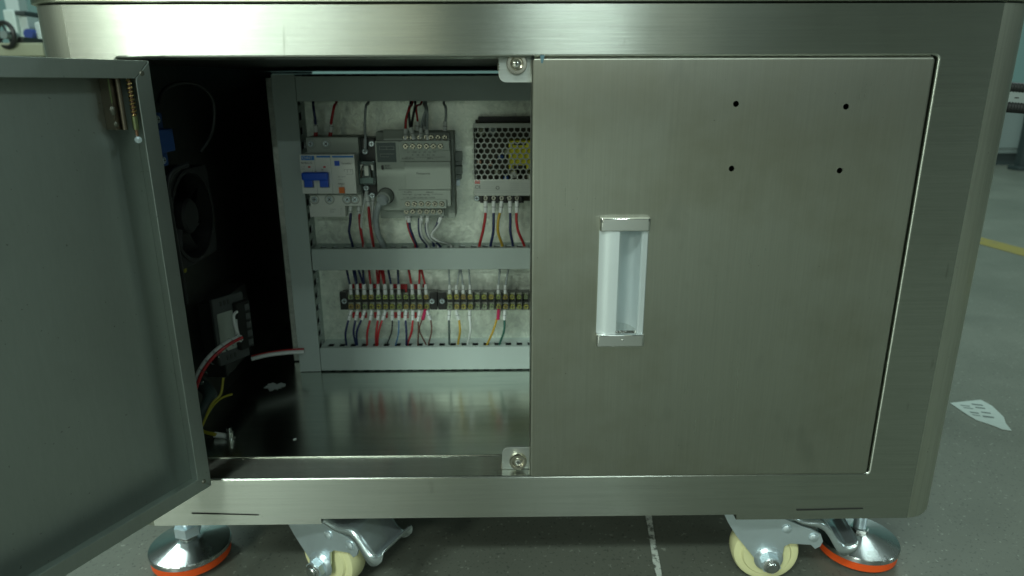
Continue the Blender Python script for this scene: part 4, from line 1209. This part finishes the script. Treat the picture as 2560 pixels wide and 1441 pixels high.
# power supply
for i, (c_, pts) in enumerate((('red', [(1214, 525), (1213, 545), (1207, 580), (1199, 612)]), ('navy', [(1234, 525), (1234, 550), (1233, 582), (1227, 612)]), ('yel', [(1252, 525), (1246, 550), (1245, 580), (1255, 612)]), ('navy', [(1275, 525), (1276, 550), (1276, 580), (1282, 612)]), ('red', [(1292, 525), (1291, 550), (1296, 580), (1310, 612)]))):
    x = pts[0][0]
    wire('wire', '%s wire leaving the %s power supply terminal from the left' % (colour[c_], ordn[i]), c_, pts, .258, .0015, [(x+(2 if i == 2 else 0), 503), (x-(1 if i == 2 else 0), 532)], .0021)
# upper side of the left strip
up1 = [(0, 'navy', 866), (1, 'navy', 882), (2, 'navy', 907), (3, 'red', 922), (4, 'red', 941), (5, 'red', 952), (6, 'navy', 970), (7, 'navy', 994), (9, 'red', 1021), (10, 'red', 1049), (11, 'red', 1053)]
for k, c_, xt in up1:
    xc = C1[k]
    wire('wire', '%s wire above the %s pair of the left terminal strip' % (colour[c_], ordn[k]), c_, [(xt, 660), (xt+(xc-xt)*.35, 690), (xc-1, 720)], .259, .0012, [(xc-1, 710), (xc, 736)], .0023 if k in (2, 5) else .0019, bow=.003)
for k, c_, xt in ((1, 'navy', 886), (2, 'navy', 895), (4, 'red', 948), (5, 'red', 957)):
    xc = C1[k]+2
    wire('wire', 'rear %s wire doubled above the %s pair of the left strip' % (colour[c_], ordn[k]), c_, [(xt, 660), (xt+(xc-xt)*.35, 690), (xc-2, 722)], .263, .0012, bow=.003)
# lower side of the left strip
lo1 = [(0, 'navy', [(872, 800), (864, 832), (866, 862)]), (1, 'navy', [(889, 800), (884, 832), (890, 862)]), (2, 'navy', [(905, 800), (892, 830), (893, 862)]), (3, 'red', [(926, 800), (918, 832), (918, 860)]), (4, 'red', [(945, 800), (940, 835), (940, 861)]), (5, 'red', [(957, 800), (946, 832), (944, 861)]), (6, 'blk', [(981, 800), (979, 830), (969, 859)]), (7, 'sky', [(997, 800), (996, 835), (989, 864)]), (8, 'navy', [(1013, 800), (1016, 832), (1016, 864)]), (9, 'red', [(1032, 800), (1029, 830), (1019, 859)]), (10, 'brn', [(1045, 803), (1046, 830), (1045, 859)]), (11, 'brn', [(1076, 800), (1079, 828), (1071, 862)])]
for k, c_, pts in lo1:
    xc = C1[k]+1
    thin = .0008 if c_ in ('sky', 'brn', 'blk') else .0012
    wire('wire', '%s wire below the %s pair of the left terminal strip' % (colour[c_], ordn[k]), c_, [(pts[0][0]+.3, pts[0][1]-4)]+pts[1:], .2582, thin, [(xc, 776), pts[0]], .0019, bow=.006)
wire('wire', 'dark brown looping wire with crimson ferrule below the left terminal strip', 'brn', [(1058, 797), (1053, 806), (1049, 828), (1066, 864)], .258, .0008, tip=[(1064, 774), (1057, 799)], tipmat='pink')
# right strip
for k, xt in ((0, 1122), (1, 1150), (2, 1152), (3, 1172), (7, 1250), (8, 1271)):
    xc = C2[k]
    wire('wire', 'thin pale wire above the %s pair of the right terminal strip' % ordn[k], 'gry', [(xt, 660), (xt+(xc-xt)*.4, 690), (xc, 722)], .259, .0010, [(xc, 712), (xc, 734)], .0017, bow=.003)
for k, c_, pts, slv in ((0, 'dgry', [(1122, 800), (1123, 830), (1123, 861)], 1), (1, 'yel', [(1147, 800), (1150, 828), (1145, 861)], 1), (3, 'wht', [(1174, 800), (1176, 828), (1169, 859)], 1), (7, 'yel', [(1242, 802), (1232, 830), (1217, 864)], 0), (8, 'grn', [(1261, 800), (1260, 828), (1249, 861)], 1)):
    xc = C2[k]+(-1 if k else 0)
    wire('wire', '%s wire below the %s pair of the right terminal strip' % (colour[c_], ordn[k]), c_, [(pts[0][0]+.3, pts[0][1]-4)]+pts[1:], .2582, .0012, [(xc, 776), pts[0]] if slv else None, .0018, bow=.006, tip=None if slv else [(1247, 774), (1245, 799)], tipmat='pink')

# ------------------------------------------------------------------ things in the dark left of the panel
XWL = -HW+.0042
cz1, cz0 = at(440, 280, X=-.288).z, at(440, 414, X=-.288).z
ct = thing('contactor', 'dark blue contactor on the left cabinet wall, barely lit', 'contactor', (XWL, .08, cz0))
mb = MB(); mb.box(0, .022, -.032, .030, 0, cz1-cz0, .0015); mb.build('housing', M['dkblue'], ct)
mb = MB(); mb.box(.0222, .031, -.028, .026, .012, cz1-cz0-.012, .0015); mb.build('front_block', M['dkblue'], ct)
for i in range(4):
    for z in (.005, cz1-cz0-.005):
        clone(SCREWB, 'terminal_screw', ct, (.0222, -.022+i*.014, z), (0, 0, math.radians(90)))
cf = at(485, 540, X=-.290)
fn = thing('cooling_fan', 'black square cooling fan on the left wall behind the open door', 'fan', (XWL, cf.y, cf.z-.040))
S_ = .040
mb = MB(); mb.plate(rrect(-S_, S_, 0, 2*S_, .005, 4), [circ(0, S_, .0365, 36)], YZ, 0, .025); mb.build('fan_frame', M['rubber'], fn)
mb = MB(); mb.lathe([(.015, .003), (.015, .022), (.013, .024), (0, .024)], (0, 0, S_), (1, 0, 0), 28); mb.build('fan_hub', M['rubber'], fn)
mb = MB(); mb.lathe([(.0405, .0252), (.0405, .0262), (.0370, .0262), (.0370, .0252)], (0, 0, S_), (1, 0, 0), 40, closed=True); mb.build('guard_ring', M['rubber'], fn)
for i in range(7):
    t = 2*math.pi*i/7
    vs_, fs = [], []
    for j in range(5):
        r = .0155+.0048*j
        for k, (da, dx) in enumerate(((-.26, .006), (.0, .012), (.26, .020))):
            an = t+da+.10*j
            vs_.append((dx, r*math.cos(an), S_+r*math.sin(an)))
    for j in range(4):
        for k in range(2): fs.append((j*3+k, j*3+k+1, j*3+k+4, j*3+k+3))
    mb = MB(); mb.add(vs_, fs); mb.build('fan_blade', M['rubber'], fn, sharp=60)
# module with screw terminals at the lower left
sm = thing('relay_module', 'black module with pale label and screw terminals on the cabinet floor', 'module', at(560, 930, Y=.20))
osm = sm.location
YM = .150
pbox(sm, 452, 760, 556, 945, YM+.02, .245, 'heat_sink', M['black'], .002)
q0, q1 = at(552, 760, Y=YM+.012), at(566, 905, Y=YM+.012)
# angled face plate turned towards the opening
fa = math.radians(58)
c0 = at(553, 930, Y=YM)
def face(u0, u1, z0, z1, d0, d1, name, mat, bev=.0006):
    ca, sa = math.cos(fa), math.sin(fa)
    bm_ = bmesh.new(); bmesh.ops.create_cube(bm_, size=1)
    for v in bm_.verts:
        u = u0+(v.co.x+.5)*(u1-u0); d = d0+(v.co.y+.5)*(d1-d0); z = z0+(v.co.z+.5)*(z1-z0)
        v.co = Vector((c0.x+u*ca-d*sa-osm.x, c0.y+u*sa+d*ca-osm.y, z-osm.z))
    if bev: bmesh.ops.bevel(bm_, geom=bm_.edges[:], offset=bev, segments=2, affect='EDGES')
    mb = MB(); mb.bm(bm_); return mb.build(name, mat, sm)
zb_, zt_ = at(575, 905, Y=YM+.012).z, at(572, 742, Y=YM+.012).z
hgt = zt_-zb_
face(0, .034, zb_, zt_, 0, .004, 'module_body', M['modgrey'])
face(.003, .020, zb_+hgt*.20, zb_+hgt*.78, -.0010, -.0001, 'module_label', M['abs'])
face(.0205, .036, zb_+hgt*.16, zb_+hgt*.88, -.006, -.0001, 'terminal_cover', M['black'])
for i in range(5):
    face(.0295, .0345, zb_+hgt*(.20+.135*i), zb_+hgt*(.29+.135*i), -.0068, -.0061, 'cover_window', M['modgrey'], 0)
for i in range(3):
    face(.008+.004*i, .0100+.004*i, zb_+hgt*.06, zb_+hgt*.13, -.0006, .0005, 'vent_slot', M['ink'], 0)
    face(.008+.004*i, .0100+.004*i, zb_+hgt*.88, zb_+hgt*.95, -.0006, .0005, 'vent_slot', M['ink'], 0)
def loose(name, label, mat, pts, r, cat='wire', group=None, **kw):
    P = [at(x, y, Y=yy) for x, y, yy in pts]
    org = P[0].copy()
    mb = MB(); mb.tube([p-org for p in P], r, 10, smooth=6)
    o = mb.build(name, M[mat], sharp=80); o.location = org
    return tag(o, label, cat, group)
YW = .135
loose('wire', 'white wire looping from the black module top terminal', 'wht', [(592, 780, .142), (584, 790, .136), (587, 815, .134), (592, 835, .138), (588, 850, .136)], .0014)
loose('wire', 'second white wire beside the module, joining the wrapped bundle', 'wht', [(590, 800, .143), (592, 822, .137), (596, 838, .138), (592, 850, .136)], .0012)
bn = loose('cable_bundle', 'red and white wire bundle in clear spiral wrap, curving behind the open door', 'wht', [(604, 845, .138), (570, 858, .128), (530, 888, .118), (500, 930, .110), (478, 990, .106)], .0028, 'cable')
bo = bn.location
P = [at(x, y, Y=yy)-bo for x, y, yy in [(606, 844, .134), (572, 862, .124), (534, 893, .114), (504, 935, .106), (484, 990, .102)]]
mb = MB(); mb.tube(P, .0015, 8, smooth=6); mb.build('red_core', M['red'], bn, sharp=80)
for i in range(7):
    u = .08+.13*i; k = int(u*4); f_ = u*4-k
    c = P[k].lerp(P[min(k+1, 4)], f_)+Vector((0, .002, .0006)); d_ = (P[min(k+1, 4)]-P[k]).normalized()
    mb = MB(); mb.cyl(c-d_*.0005, c+d_*.0005, .0042, n=16, caps=False); mb.build('wrap_turn', M['clear'], bn)
loose('cable', 'white wire lying on the cabinet floor behind the upright duct', 'wht', [(628, 898, .225), (670, 888, .235), (720, 882, .245), (760, 880, .25)], .0022, 'cable')
loose('cable', 'red wire beside the white one behind the upright duct', 'red', [(628, 893, .228), (670, 884, .238), (720, 877, .248), (760, 875, .253)], .0018, 'cable')
loose('wire', 'yellow wire hanging beside the fan', 'yelg', [(464, 676, .12), (452, 678, .12), (449, 700, .12), (460, 722, .12)], .0022)
loose('wire', 'yellow earth wire crossing forward under the module', 'yelg', [(558, 945, .125), (552, 985, .118), (530, 1010, .110), (512, 1050, .098), (505, 1075, .090), (540, 1086, .084)], .0011)
loose('wire', 'second yellow earth wire ending at the white sleeve', 'yelg', [(580, 986, .130), (550, 998, .120), (525, 1025, .108), (508, 1060, .096), (504, 1078, .089), (538, 1089, .083)], .0011)
# arched dark cable near the top
loose('cable', 'dark cable arching over the blue contactor', 'blk', [(395, 260, .08), (410, 225, .09), (450, 208, .10), (500, 215, .11), (533, 255, .12), (530, 330, .12), (500, 380, .11)], .0014, 'cable')
loose('cable', 'dark cable hanging behind the open door edge', 'blk', [(470, 412, .08), (432, 430, .07), (420, 470, .065), (432, 560, .07), (448, 650, .09), (466, 760, .11)], .0020, 'cable')
loose('cable', 'thick dark hose at the lower left behind the door', 'dgry', [(500, 960, .15), (525, 985, .13), (515, 1020, .115), (490, 1050, .11)], .006, 'cable')
# earth bolt with lug
eb = at(575, 1094, Z=ZF)
bolt = thing('earth_bolt', 'hex earth bolt with washer standing on the cabinet floor', 'bolt', eb)
mb = MB(); mb.lathe([(.0048, 0), (.0048, .0010), (.002, .0010)], n=24); mb.build('washer', M['turned'], bolt)
mb = MB(); mb.cyl((0, 0, .0011), (0, 0, .0060), .0036, n=6); mb.build('nut', M['turned'], bolt, sharp=20)
mb = MB(); mb.cyl((0, 0, .0061), (0, 0, .0098), .0022, n=14); mb.build('stud', M['turned'], bolt)
a1 = at(536, 1087, Z=ZF+.0035); b1 = at(563, 1090, Z=ZF+.0025)
mb = MB(); mb.tube([a1-a1, b1-a1], .0026, 12, smooth=1); o = mb.build('sleeve', M['sleeve']); o.location = a1
tag(o, 'white marker sleeve on the yellow earth wires by the bolt', 'sleeve')
c = at(737, 1099, Z=ZF)
mb = MB(); mb.box(-.0014, .0014, -.0006, .0006, 0, .0008, .0002); o = mb.build('plastic_scrap', M['sleeve']); o.location = c; o.rotation_euler = (0, 0, .5)
tag(o, 'tiny white plastic scrap lying on the dark cabinet floor', 'scrap')
# weld bloom on the cabinet floor
def bloom(px, py, sx, sy, seed):
    c = at(px, py, Z=ZF+.0004)
    random.seed(seed)
    pts = []
    for i in range(26):
        t = 2*math.pi*i/26; k = random.uniform(.55, 1.15)
        pts.append((c.x+sx*k*math.cos(t), c.y+sy*k*math.sin(t)))
    mb = MB(); mb.add([(a_, b_, ZF+.0004) for a_, b_ in pts]+[(c.x, c.y, ZF+.0004)], [(i, (i+1) % 26, 26) for i in range(26)])
    o = mb.build('residue_patch', plain('glue_residue', (0.42, 0.48, 0.47), .7, 0, .3, 400), shelf, smooth=False)
bloom(685, 967, .012, .010, 5)

# ------------------------------------------------------------------ corrugated hoses at the right
def hose(y_px, r, label, Yq=.26):
    p = at(2470, y_px, Y=Yq); q = at(2700, y_px+18, Y=Yq)
    L_ = (q-p).length
    prof = []
    s_ = 0
    while s_ < L_:
        prof += [(r*.86, s_), (r, s_+.0009), (r, s_+.0018), (r*.86, s_+.0026)]; s_ += .0031
    mb = MB(); mb.lathe(prof, (0, 0, 0), (q-p).normalized(), 20)
    o = mb.build('corrugated_hose', M['rubber'], sharp=60); o.location = p
    return tag(o, label, 'hose', 'corrugated hoses')
hose(214, .0050, 'upper black corrugated hose beside the cabinet right edge')
hose(264, .0056, 'lower black corrugated hose beside the cabinet right edge')
p = at(2470, 240, Y=.258); q = at(2700, 256, Y=.258); d = (q-p)
mb = MB()
zz = .0068
mb.add([(0, 0, -zz), (d.x, d.y, d.z-zz), (d.x, d.y, d.z+zz), (0, 0, zz), (0, .001, -zz), (d.x, d.y+.001, d.z-zz), (d.x, d.y+.001, d.z+zz), (0, .001, zz)], [(0, 1, 2, 3), (4, 5, 6, 7), (0, 1, 5, 4), (2, 3, 7, 6)])
ws = mb.build('label_strip', plain('pale_strip', (0.26, 0.30, 0.29), .6), smooth=False); ws.location = p
tag(ws, 'pale flat strip with dark dashes between the two corrugated hoses', 'strip')
for i in range(7):
    c = d*((.2+.11*i))
    mb = MB(); mb.box(c.x-.0022, c.x+.0022, c.y-.0004, c.y-.0001, c.z-.0005, c.z+.0006); mb.build('printed_dash', M['ink'], ws)

# ------------------------------------------------------------------ background, out of focus
def bgbox(name, label, cat, parts):
    """parts: (part name, px0, py0, px1, py1, Yfront, Yback, material)"""
    Y = parts[0][5]
    c = at((parts[0][1]+parts[0][3])/2, parts[0][4], Y=Y)
    root = thing(name, label, cat, (c.x, Y, max(c.z, 0)))
    for nm, x0, y0, x1, y1, Yf, Yb, mt in parts: pbox(root, x0, y0, x1, y1, Yf, Yb, nm, M[mt], .004)
    return root
YW_ = 3.3
wl = thing('partition_wall', 'blurred teal partition wall beyond the cabinet at right', 'wall', (3, YW_, GZ))
mb = MB(); mb.box(-12, 9, 0, .1, .10, 2.6); mb.build('wall_panel', M['wall'], wl)
mb = MB(); mb.box(-12, 9, -.03, .1, 0, .10); mb.build('skirting', M['wallsk'], wl)
g1 = at(2455, 405, Y=3.2); g2 = at(2535, 405, Y=3.2)
cbx = thing('grey_cabinet', 'blurred grey floor cabinet standing against the teal wall', 'cabinet', ((g1.x+g2.x)/2, 3.2, GZ))
w2 = (g2.x-g1.x)/2+.15
mb = MB(); mb.box(-w2, w2-.15, -.1, .09, .06, .36, .01); mb.build('body', M['bggrey'], cbx)
mb = MB(); mb.box(-w2+.02, w2-.17, -.08, .08, 0, .059); mb.build('plinth', M['wallsk'], cbx)
mb = MB(); mb.box(-w2+.04, w2-.19, -.108, -.101, .09, .33, .002); mb.build('door_panel', M['bggrey'], cbx)
ps_ = at(2556, 370, Y=2.9)
po = thing('dark_post', 'blurred dark upright post at the right edge of the picture', 'post', (ps_.x, 2.9, GZ))
mb = MB(); mb.box(-.01, .02, -.02, .02, .02, .50, .004); mb.build('upright', M['wallsk'], po)
mb = MB(); mb.box(-.028, .038, -.038, .038, 0, .02, .004); mb.build('foot_plate', M['wallsk'], po)

# left: work table with a handwheel machine and pale boxes
YL = 1.9
tz = at(60, 110, Y=YL).z
tl = at(-260, 110, Y=YL); tr = at(130, 110, Y=YL)
tb = thing('work_table', 'blurred beige-topped work table far left behind the cabinet', 'table', ((tl.x+tr.x)/2, YL, GZ))
hw2 = (tr.x-tl.x)/2
mb = MB(); mb.box(-hw2, hw2, -.05, .75, tz-GZ-.04, tz-GZ, .004); mb.build('table_top', M['beige'], tb)
for sx in (-1, 1):
    for yy in (0, .65):
        mb = MB(); mb.box(sx*(hw2-.06)-.025, sx*(hw2-.06)+.025, yy, yy+.05, 0, tz-GZ-.0405, .003); mb.build('leg', M['bggrey'], tb)
def onT(name, label, cat, x0, y0, x1, y1, Yf, dep, mat, extra=None, group=None):
    a_ = at(x0, y0, Y=Yf); b_ = at(x1, y0, Y=Yf)
    root = thing(name, label, cat, ((a_.x+b_.x)/2, Yf, tz), group)
    h = at((x0+x1)/2, y0, Y=Yf).z-tz
    w_ = (b_.x-a_.x)/2
    mb = MB(); mb.box(-w_, w_, 0, dep, .0, h, .006); mb.build('body', M[mat], root)
    if extra: extra(root, w_, h)
    return root
def ex_cap(root, w_, h):
    mb = MB(); mb.box(-w_*1.15, w_*1.15, -.01, .09, h+.0005, h+.015, .003); mb.build('cap', M['wallsk'], root)
def ex_knob(root, w_, h):
    mb = MB(); mb.cyl((-w_*2.4, -.02, h*.50), (-w_*2.4, .03, h*.50), .016, n=18); mb.build('knob', M['bgblue'], root)
    mb = MB(); mb.box(-w_*2.5, -w_*.95, .0, .03, h*.44, h*.50); mb.build('arm', M['bggrey'], root)
onT('pale_column', 'blurred pale upright block standing on the beige table', 'block', 44, 40, 66, 100, 2.05, .08, 'bgwhite', ex_cap)
onT('pale_column', 'blurred pale block with a blue knob on the beige table', 'block', 84, 55, 99, 100, 2.05, .08, 'bgwhite', ex_knob)
onT('white_box', 'blurred white box behind the black handwheel at far left', 'box', 5, 24, 34, 100, 2.25, .1, 'bgwhite')
hwc = at(14, 88, Y=1.85)
hwl = thing('black_handwheel', 'blurred black handwheel at the far left of the picture', 'handwheel', (hwc.x, 1.85, tz))
rr = at(42, 88, Y=1.85).x-hwc.x
hz_ = hwc.z-tz
def torus(R, r, c, ax):
    pr_ = [(R+r*math.cos(2*math.pi*i/10), r*math.sin(2*math.pi*i/10)) for i in range(10)]
    mb = MB(); mb.lathe(pr_, c, ax, 36, closed=True); return mb
torus(rr*1.05, rr*.20, (0, 0, hz_), (.35, 1, 0)).build('rim', M['black'], hwl)
mb = MB(); mb.cyl((0, -.01, hz_), (0, .05, hz_), rr*.35, n=20); mb.build('hub', M['bggrey'], hwl)
for i in range(4):
    t = math.pi/2*i+.4
    mb = MB(); mb.cyl((0, .01, hz_), (rr*math.cos(t), .01-.35*rr*math.cos(t), hz_+rr*math.sin(t)), rr*.09, n=10); mb.build('spoke', M['black'], hwl)
mb = MB(); mb.box(-rr*.6, rr*.7, .04, .16, 0.0, hz_*.9, .004); mb.build('pedestal', M['black'], hwl)
# tall frame post and far wall fittings at the left
pf1 = at(42, 20, Y=2.9)
fp = thing('frame_post', 'blurred pale grey frame post at the top left', 'post', (pf1.x, 2.9, GZ))
mb = MB(); mb.box(-.03, .03, -.03, .03, 0, 1.6, .004); mb.build('upright', M['bgwhite'], fp)
mb = MB(); mb.box(-.07, .07, -.07, .07, 0, .012, .003); mb.build('foot_plate', M['bggrey'], fp)
